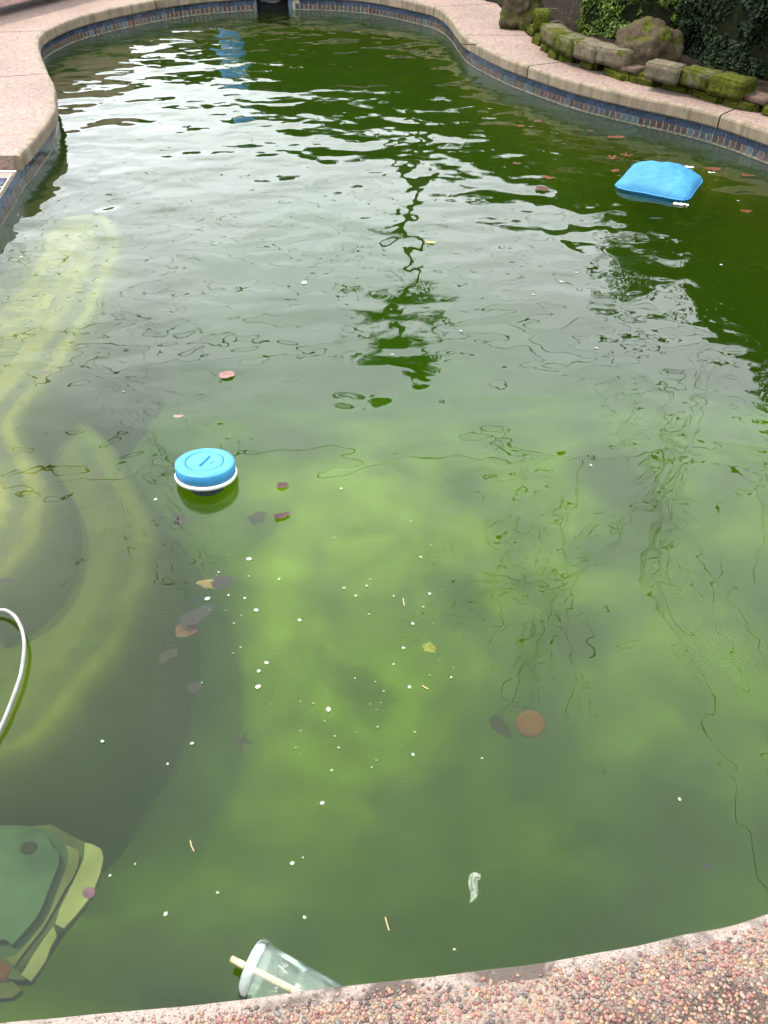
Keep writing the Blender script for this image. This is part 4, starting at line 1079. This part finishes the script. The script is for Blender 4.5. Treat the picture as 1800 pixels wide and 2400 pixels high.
# white petals scattered on the surface
M_PETAL = simple('white_petal', (0.23, 0.25, 0.21), 0.7, 0.12, 200)
BIG = [(405, 132, 16), (190, 338, 16), (384, 335, 9), (443, 397, 14), (668, 449, 12), (452, 795, 17), (818, 912, 16), (457, 713, 12), (497, 670, 13), (1207, 593, 10), (1255, 467, 11), (1343, 312, 10), (1297, 122, 8), (1017, 271, 8), (899, 282, 8), (960, 323, 9),
       (1238, 796, 11), (1455, 746, 8), (835, 1228, 8), (781, 1400, 8), (871, 1110, 7), (1073, 1003, 6), (1267, 1030, 6), (853, 1051, 6), (798, 973, 5), (1105, 817, 6), (1156, 678, 7), (1157, 325, 7), (1310, 381, 6), (1030, 418, 6), (563, 236, 8), (405, 221, 6), (249, 200, 7),
       (300, 320, 8), (328, 467, 6), (457, 478, 5), (367, 425, 5), (363, 590, 6), (324, 621, 5), (161, 775, 5), (673, 871, 5), (740, 881, 5), (648, 1111, 5), (667, 1145, 4), (1257, 1150, 5), (1067, 1176, 5), (1043, 1213, 6), (1030, 1342, 4), (208, 243, 5), (180, 270, 5),
       (956, 752, 6), (1061, 769, 5), (1036, 238, 5), (1105, 230, 4), (1353, 60, 5), (848, 22, 6), (674, 1024, 5), (522, 885, 4), (1612, 302, 4), (1592, 281, 4), (1515, 250, 4), (299, 110, 4), (242, 218, 4), (160, 775, 4), (1410, 293, 4), (1525, 333, 4), (1396, 655, 4), (1466, 695, 4),
       (1344, 734, 4), (1363, 466, 4), (1423, 494, 4), (1213, 273, 4), (1255, 250, 4), (1198, 1103, 4), (965, 1030, 4), (1122, 640, 4), (1091, 878, 4), (1070, 914, 4), (1035, 885, 4), (783, 1176, 3), (745, 1222, 3), (969, 1136, 3), (200, 398, 4), (287, 398, 4), (586, 422, 3)]
SM = [(215, 945, 9), (330, 1155, 7), (375, 1178, 6), (135, 1112, 6), (960, 1450, 9), (400, 627, 7), (270, 640, 6), (1075, 197, 8), (165, 405, 14), (875, 465, 6), (720, 45, 8), (140, 78, 7), (172, 93, 7), (575, 755, 5), (660, 912, 7), (730, 907, 6), (643, 1105, 5), (928, 1110, 5), (893, 1332, 6), (705, 1433, 6),
      (776, 1417, 5), (875, 1445, 5), (415, 840, 6), (248, 888, 5), (1415, 668, 6), (48, 1022, 4), (228, 1052, 5), (1342, 1093, 4), (1295, 1137, 5), (628, 1349, 4), (415, 485, 8), (300, 182, 5), (590, 722, 4), (1436, 1280, 4), (560, 0, 4)]
OTH = [(365, 1170, 5), (800, 1145, 4), (963, 1222, 3), (713, 662, 9), (1316, 660, 5), (1352, 638, 4), (1250, 690, 4), (1398, 815, 4), (240, 1737, 5), (450, 1742, 5), (393, 1790, 4), (388, 2142, 6), (258, 2052, 4), (317, 2025, 3), (510, 2092, 4), (714, 2150, 5), (710, 2010, 3), (1065, 2225, 4), (1593, 1873, 5), (1130, 1777, 3), (968, 1768, 5), (755, 1882, 6), (685, 2023, 6), (1630, 305, 4), (1730, 470, 3), (1690, 620, 4), (1385, 1090, 4), (920, 830, 4), (1080, 775, 4)]
pmesh = []
for k in range(5):
    n = 12; vs = [(0, 0, .0016)] + [(math.cos(2 * math.pi * j / n) * (1 + .22 * noise.noise(Vector((math.cos(j * .52) * 1.5, math.sin(j * .52) * 1.5, k * 4.0)))), .82 * math.sin(2 * math.pi * j / n) * (1 + .2 * noise.noise(Vector((j * .7, k, 2)))), .0) for j in range(n)]
    vs = [(x, y, z * 120) for x, y, z in vs]
    me = bpy.data.meshes.new('petal'); me.from_pydata(vs, [], [(0, 1 + j, 1 + (j + 1) % n) for j in range(n)]); me.materials.append(M_PETAL); me.update(); pmesh.append(me)
PET = [(400 + x / 2.212, 1250 + y / 2.212, r / 2.212) for x, y, r in BIG] + [(x / 3.318, 480 + y / 3.318, r / 3.318) for x, y, r in SM] + list(OTH)
PL = {0: 'large white petal right below the dispenser, above the tan leaf', 1: 'large white petal at the lower edge of the dark ragged leaf', 3: 'oval white petal right of the large dark pointed leaf', 4: 'bean shaped white petal alone left of the middle', 5: 'largest white petal, lowest of a short column left of the middle',
      6: 'large notched white petal in the middle of the lower water', 7: 'oval white petal, middle one of a short column left of the middle', 8: 'ragged white petal, top of a short column left of the middle', 9: 'square white petal left of the faded yellow leaf', 10: 'bean shaped white petal above the faded yellow leaf', 16: 'oval white petal below the faded yellow leaf'}
for k, (x, y, r) in enumerate(PET):
    c = at(x, y, .0025); zc = c.y * _c + CAM_H * _s; rad = r / FPX * zc * 0.92
    o = inst('petal', pmesh[k % 5], None, c, (0, 0, random.uniform(0, 6.28))); o.scale = (rad, rad, .012)
    tag(o, PL.get(k, 'tiny white petal speck floating on the open green water'), 'petal', 'white petal specks on the water')

# ------------------------------------------------------------------ other floating and sunken bits
def twig(pxs, r, mat, label, z=.003):
    v, f = tube(catmull([at(x, y, z) for x, y in pxs], 4), r, 6); return tag(mesh('twig', v, f, mat), label, 'twig')
M_STRAWC = simple('dry_stem', (0.33, 0.24, 0.12), 0.7, 0.2, 50)
twig([(903, 2150), (907, 2165), (912, 2181)], .0012, M_STRAWC, 'short tan stem floating above the plastic cup')
twig([(945, 1403), (946, 1412), (948, 1420)], .0012, M_STRAWC, 'short pale needle floating upright in the middle')
twig([(990, 1607), (998, 1612), (1004, 1615)], .0014, M_STRAWC, 'short pale needle lying slantwise right of the middle')
twig([(446, 1970), (449, 1983), (455, 1995)], .0011, M_STRAWC, 'bent pale stem floating at the lower left')
twig([(445, 1407), (470, 1405), (492, 1398), (500, 1385)], .0013, M_LDARK, 'thin dark curved twig between the two leaf clusters', -.02)
twig([(1080, 103), (1100, 104), (1116, 104)], .004, M_LBROWN, 'thin brown twig lying on the far right deck', DECK + .004)

def feather():
    t = NT('clear_film'); co = t.coords()
    d = t.node('ShaderNodeBsdfPrincipled', {'Base Color': (.55, .6, .52, 1), 'Roughness': .3}); tr = t.node('ShaderNodeBsdfTransparent')
    f = t.ramp(t.noise(co, 90, 4, .7), [(.38, .04), (.66, .34)])
    t.l.new(t.node('ShaderNodeMixShader', {'Fac': f, 1: tr.outputs[0], 2: d.outputs[0]}).outputs[0], t.out.inputs['Surface'])
    spine = catmull([at(x, y, .002) for x, y in ((1126, 2056), (1112, 2054), (1108, 2070), (1112, 2090), (1108, 2105), (1101, 2117))], 5)
    root = empty('feather', spine[0]); n = len(spine); vs, fs = [], []
    for i, p in enumerate(spine):
        s_ = i / (n - 1); tt = (spine[min(i + 1, n - 1)] - spine[max(i - 1, 0)]).normalized(); sd = Vector((-tt.y, tt.x, 0)); w_ = .009 * math.sin(math.pi * min(1, .18 + s_ * .84)) ** .8
        vs += [p + sd * w_ - spine[0], p + Vector((0, 0, .0015)) - spine[0], p - sd * w_ - spine[0]]
    for i in range(n - 1):
        for w_ in range(2): fs.append((i * 3 + w_, i * 3 + w_ + 1, i * 3 + w_ + 4, i * 3 + w_ + 3))
    mesh('vane', vs, fs, t.m, root, smooth=True)
    v, f = tube([p - spine[0] + Vector((0, 0, .002)) for p in spine], [.0011 * (1 - .7 * i / n) for i in range(n)], 5); mesh('quill', v, f, M_PETAL, root)
    tag(root, 'small translucent white feather floating in the lower right water', 'feather')
feather()

# orange disc under water
c = at(1243, 1697, -.56); v, f = lathe([(0, .012), (.036, .011), (.044, .006), (.047, 0), (.034, -.006), (0, -.008)], 32)
dd = empty('plastic_disc', c, (R(8), R(-5), 0)); mesh('disc', v, f, simple('orange_plastic', (.15, .036, .026), .8, .15, 20, Specular_IOR_Level=0.1), dd, smooth=True)
v, f = lathe([(.022, .0118), (.0245, .0135), (.027, .0118)], 32); mesh('raised_rim', v, f, simple('orange_rim', (.14, .034, .024), .8, .15, 20, Specular_IOR_Level=0.1), dd, smooth=True)
tag(dd, 'round orange disc glowing dimly under the murky water', 'disc')

M_HOSE = simple('hose_vinyl', (0.19, 0.185, 0.18), 0.55, 0.3, 30, 0.0006, 150)
# white hose at the left edge
hp = [(-70, 1450), (-30, 1433), (0, 1430), (17, 1432), (36, 1446), (51, 1475), (57, 1507), (55, 1540), (48, 1582), (32, 1630), (13, 1679), (-6, 1720), (-45, 1800)]
hz = [.01, .012, .018, .022, .026, .028, .026, .022, .020, .018, .016, .013, .01]
pts = [at(x, y, z) for (x, y), z in zip(hp, hz)]
v, f = tube(catmull(pts, 6), .0047, 12); tag(mesh('hose', v, f, M_HOSE, None, smooth=True), 'white hose looping into view over the water at the left edge', 'hose')

# sunken pool cleaner, lower left
def plate(name, pts, z, th, mat, parent, base, r=4.02, y0=1850, bev=.004):
    bm = bmesh.new()
    P_ = [at(x / r, y0 + y / r, z) - base for x, y in pts]
    vt = [bm.verts.new(p) for p in P_]; vb = [bm.verts.new(p - Vector((0, 0, th))) for p in P_]
    bm.faces.new(vt); bm.faces.new(vb[::-1])
    for i in range(len(P_)): bm.faces.new((vt[i - 1], vt[i], vb[i], vb[i - 1]))
    bmesh.ops.recalc_face_normals(bm, faces=bm.faces)
    if bev:
        es = [e for e in bm.edges if all(v in vt for v in e.verts)]
        bmesh.ops.bevel(bm, geom=es, offset=bev, segments=2, affect='EDGES')
    return bmobj(name, bm, mat, parent)
M_TEAL = simple('faded_teal_plastic', (.026, .048, .054), .8, .45, 7, Specular_IOR_Level=0.1)
M_CREAM = simple('cream_plastic', (.055, .06, .036), .8, .4, 9, Specular_IOR_Level=0.1)
M_FLAP = simple('pale_plastic', (.092, .098, .062), .8, .4, 9, Specular_IOR_Level=0.1)
M_REDPL = simple('dull_red_plastic', (.06, .015, .014), .7, .2, 16, Specular_IOR_Level=0.1)
M_SKIRT = simple('dull_olive_plastic', (.035, .046, .032), .8, .4, 8, Specular_IOR_Level=0.1)
cb = at(60, 2080, -.2); cl = empty('pool_cleaner', cb); tag(cl, 'sunken pool cleaner with pale side flaps in the lower left corner', 'pool cleaner')
plate('shell', [(-400, 340), (0, 295), (200, 300), (480, 350), (560, 470), (640, 560), (640, 700), (560, 900), (480, 1120), (400, 1260), (280, 1400), (150, 1540), (60, 1560), (0, 1510), (-400, 1560)], -.24, .10, M_TEAL, cl, cb, bev=.02)
plate('bumper', [(610, 520), (735, 570), (748, 620), (735, 720), (690, 830), (620, 930), (500, 1150), (400, 1320), (230, 1530), (130, 1670), (40, 1590), (150, 1560), (280, 1420), (400, 1270), (480, 1130), (565, 900), (640, 700), (640, 580)], -.225, .012, M_CREAM, cl, cb, bev=0)
plate('underside_skirt', [(-300, 420), (480, 330), (700, 450), (800, 500), (930, 560), (950, 640), (900, 850), (800, 1050), (600, 1290), (520, 1400), (280, 1790), (160, 1800), (-300, 1700)], -.262, .03, M_SKIRT, cl, cb, bev=0)
plate('side_flap', [(800, 500), (880, 520), (950, 560), (975, 640), (940, 800), (880, 950), (830, 1040), (720, 1180), (600, 1310), (520, 1270), (560, 1130), (700, 850), (790, 650)], -.19, .008, M_FLAP, cl, cb, bev=0)
plate('side_flap', [(505, 1290), (535, 1380), (470, 1500), (430, 1620), (360, 1720), (290, 1810), (200, 1750), (300, 1580), (430, 1380)], -.195, .008, M_FLAP, cl, cb, bev=0)
plate('rear_flap', [(-100, 1800), (110, 1800), (200, 1890), (120, 1960), (-100, 1980)], -.27, .02, M_CREAM, cl, cb, bev=0)
plate('wheel', [(-120, 1560), (0, 1565), (70, 1620), (125, 1690), (60, 1800), (-120, 1800)], -.26, .04, M_REDPL, cl, cb)
c = at(270 / 4.02, 1850 + 550 / 4.02, -.238) - cb; v, f = lathe([(0, .001), (.014, .001), (.017, .003), (.019, 0)], 24); o = mesh('intake_port', v, f, M_BLACK, cl, smooth=True, loc=c); o.scale = (1, .8, 1)

# ------------------------------------------------------------------ plastic cup
def m_clear(name, fac, col=(.50, .58, .56)):
    t = NT(name); co = t.coords()
    d = t.node('ShaderNodeBsdfPrincipled', {'Base Color': (*col, 1), 'Roughness': .25})
    tr = t.node('ShaderNodeBsdfTransparent', {'Color': (.93, .97, .96, 1)}); gl = t.node('ShaderNodeBsdfGlossy', {'Roughness': .22, 'Color': (.7, .75, .75, 1)})
    f = t.ramp(t.noise(co, 40, 5, .65), [(.3, fac * .6), (.7, fac * 1.5)])
    a = t.node('ShaderNodeMixShader', {'Fac': f, 1: tr.outputs[0], 2: d.outputs[0]})
    fr = t.node('ShaderNodeFresnel', {'IOR': 1.22})
    t.l.new(t.node('ShaderNodeMixShader', {'Fac': fr.outputs[0], 1: a.outputs[0], 2: gl.outputs[0]}).outputs[0], t.out.inputs['Surface'])
    return t.m
def cup():
    a = at(592, 2272, .020); b = at(800, 2362, .012)
    ax = (b - a).normalized(); Lc = .150
    rot = ax.to_track_quat('Z', 'Y')
    root = empty('plastic_cup', a); root.rotation_mode = 'QUATERNION'; root.rotation_quaternion = rot
    root.scale = (1.07, 1.07, 1.07); tag(root, 'clear plastic cup with straw and lid floating against the near edge', 'cup')
    mc = m_clear('clear_plastic', .11); ml = m_clear('clear_lid', .38, (.55, .6, .6))
    r0, r1 = .0465, .031
    def rr(z): return r0 + (r1 - r0) * z / Lc
    prof = [(rr(.0), .0), (rr(.02), .02), (rr(.05), .05), (rr(.076), .076), (rr(.078) - .0018, .078), (rr(.084) - .0018, .084), (rr(.087), .087), (rr(.12), .12), (rr(Lc), Lc), (r1 - .003, Lc + .002), (0, Lc - .004)]
    v, f = lathe(prof, 48); mesh('cup_body', v, f, mc, root, smooth=True)
    v, f = lathe([(r0 + .0005, .014), (r0 + .0035, .012), (r0 + .0045, .004), (r0 + .0035, -.003), (r0 - .001, -.006), (r0 - .005, -.003), (r0 - .010, -.004), (.006, -.0045)], 48); mesh('lid', v, f, ml, root, smooth=True)
    st = NT('paper_straw'); co = st.coords(); f_ = st.noise(co, 30, 3)
    ms = simple('straw', (.50, .42, .25), .5, .15, 60)
    up = rot.inverted() @ Vector((0, 0, 1)); sd = rot.inverted() @ Vector((0, -1, 0))
    q0 = Vector((0, 0, -.040)) + up * .006; q1 = Vector((0, 0, .10)) - up * .006 + sd * .004
    v, f = tube([q0.lerp(q1, k / 6) for k in range(7)], .0058, 14, False)
    v2, f2 = tube([q0.lerp(q1, k / 6) for k in range(7)], .0050, 14, False); k0 = len(v); v += v2; f += [tuple(k0 + x for x in ff[::-1]) for ff in f2]
    f += [(k, (k + 1) % 14, k0 + (k + 1) % 14, k0 + k) for k in range(14)]
    mesh('straw', v, f, ms, root, smooth=True)
    # white script on the side: baseline runs round the cup, letters stand along its axis
    ang0 = math.atan2(up.y, up.x)
    def stroke(pts, name, s_=.0105, u0=0.0, z0=.060):
        out = []
        for u, w in pts:
            z = z0 - w * s_; th = ang0 + SG * (u0 + u * s_) / rr(z) ; r = rr(z) + .0006
            out.append(Vector((r * math.cos(th), r * math.sin(th), z)))
        v, f = tube(catmull(out, 5), .00085, 5); return v, f
    # choose turning direction so that the text runs up in the picture (away from the camera)
    test = rot @ Vector((math.cos(ang0 + .3), math.sin(ang0 + .3), 0)); SG = 1 if test.y > 0 else -1
    LET = [('letter', [[(1.0, 1.25), (.7, 1.5), (.25, 1.2), (.0, .6), (.25, .05), (.7, .0), (1.05, .3)]], 0.0),
           ('letter', [[(.75, .75), (.35, .85), (.05, .4), (.3, .0), (.65, .3), (.8, .8), (.72, .2), (.95, .02)]], 1.15),
           ('letter', [[(.0, .05), (.45, .9), (.65, 1.5), (.45, 1.65), (.3, 1.1), (.15, -.2), (-.05, -.55), (-.2, -.3), (.2, .3), (.6, .75)], [(.05, .8), (.65, .85)]], 2.05),
           ('letter', [[(.05, .35), (.55, .55), (.5, .85), (.2, .8), (.05, .35), (.3, .02), (.75, .2)], [(.35, 1.1), (.6, 1.4)]], 2.85)]
    for nm, strokes, u0 in LET:
        vs, fs = [], []
        for sk_ in strokes:
            v, f = stroke(sk_, nm, .0085, -.014 + u0 * .0085); k0 = len(vs); vs += v; fs += [tuple(k0 + x for x in ff) for ff in f]
        mesh(nm, vs, fs, M_PETAL, root)
    v, f = stroke([(.0, 1.2), (.3, .4), (.55, .1), (.8, .9), (1.0, .2), (1.3, .5)], 'letter', .0075, -.030); mesh('letter', v, f, M_PETAL, root)
cup()

# ------------------------------------------------------------------ weeds and dry blades along the wall
M_WEED = m_leaf('weed_leaf', (.20, .26, .09), .5, .3, .3)
def weed(px, py, h, n, label):
    c = at(px, py, DECK + .01); root = empty('weed', c); 
    for k in range(n):
        a = k * 2.4; l = h * random.uniform(.6, 1.1)
        d = Vector((math.cos(a) * .55, math.sin(a) * .55, .8)).normalized(); s_ = Vector((-math.sin(a), math.cos(a), 0))
        p0, p1, p2 = Vector((0, 0, 0)), d * l * .6, d * l + Vector((math.cos(a), math.sin(a), -.2)) * l * .3
        w_ = l * .16
        vs = [p0, p1 - s_ * w_, p1 + s_ * w_, p2, (p1 + Vector((0, 0, -.15 * w_)))]
        mesh('blade', vs, [(0, 1, 4), (0, 4, 2), (1, 3, 4), (4, 3, 2)], M_WEED, root)
    return tag(root, label, 'weed')
weed(1406, 158, .06, 5, 'green weed sprouting at the wall foot left of the boulder')
weed(1578, 200, .055, 7, 'pale weed under the single weathered block')
weed(1626, 212, .065, 8, 'pale leafy weed at the foot of the mossiest blocks')
weed(1638, 196, .05, 6, 'small weed growing from the mossy lower blocks')
weed(1742, 252, .04, 7, 'tiny weed in the deck joint near the right edge')
weed(1772, 248, .07, 9, 'leafy weed at the deck edge by the right frame edge')
weed(1226, 50, .08, 7, 'weed tuft beside the smaller grey boulder')
weed(1352, 144, .05, 4, 'tiny weed between two mossy lower blocks')
M_DRY = simple('dry_blade', (.12, .10, .075), .8, .3, 20, Specular_IOR_Level=0.1)
root = empty('dry_grass', at(1335, 66, .2)); tag(root, 'dry strappy grass blades hanging left of the box shrub', 'dry grass')
for k, (dx, dz, bend) in enumerate(((-.18, .32, .2), (-.10, .42, .1), (.04, .36, -.1), (-.25, .2, .25), (.08, .28, -.2))):
    pts = [Vector((dx * t_, .1 - .12 * t_, dz * t_ - bend * t_ * t_)) for t_ in (0, .3, .6, .85, 1.0)]
    v, f = tube(pts, [.003, .004, .0035, .002, .0006], 4); mesh('blade', v, f, M_DRY, root)
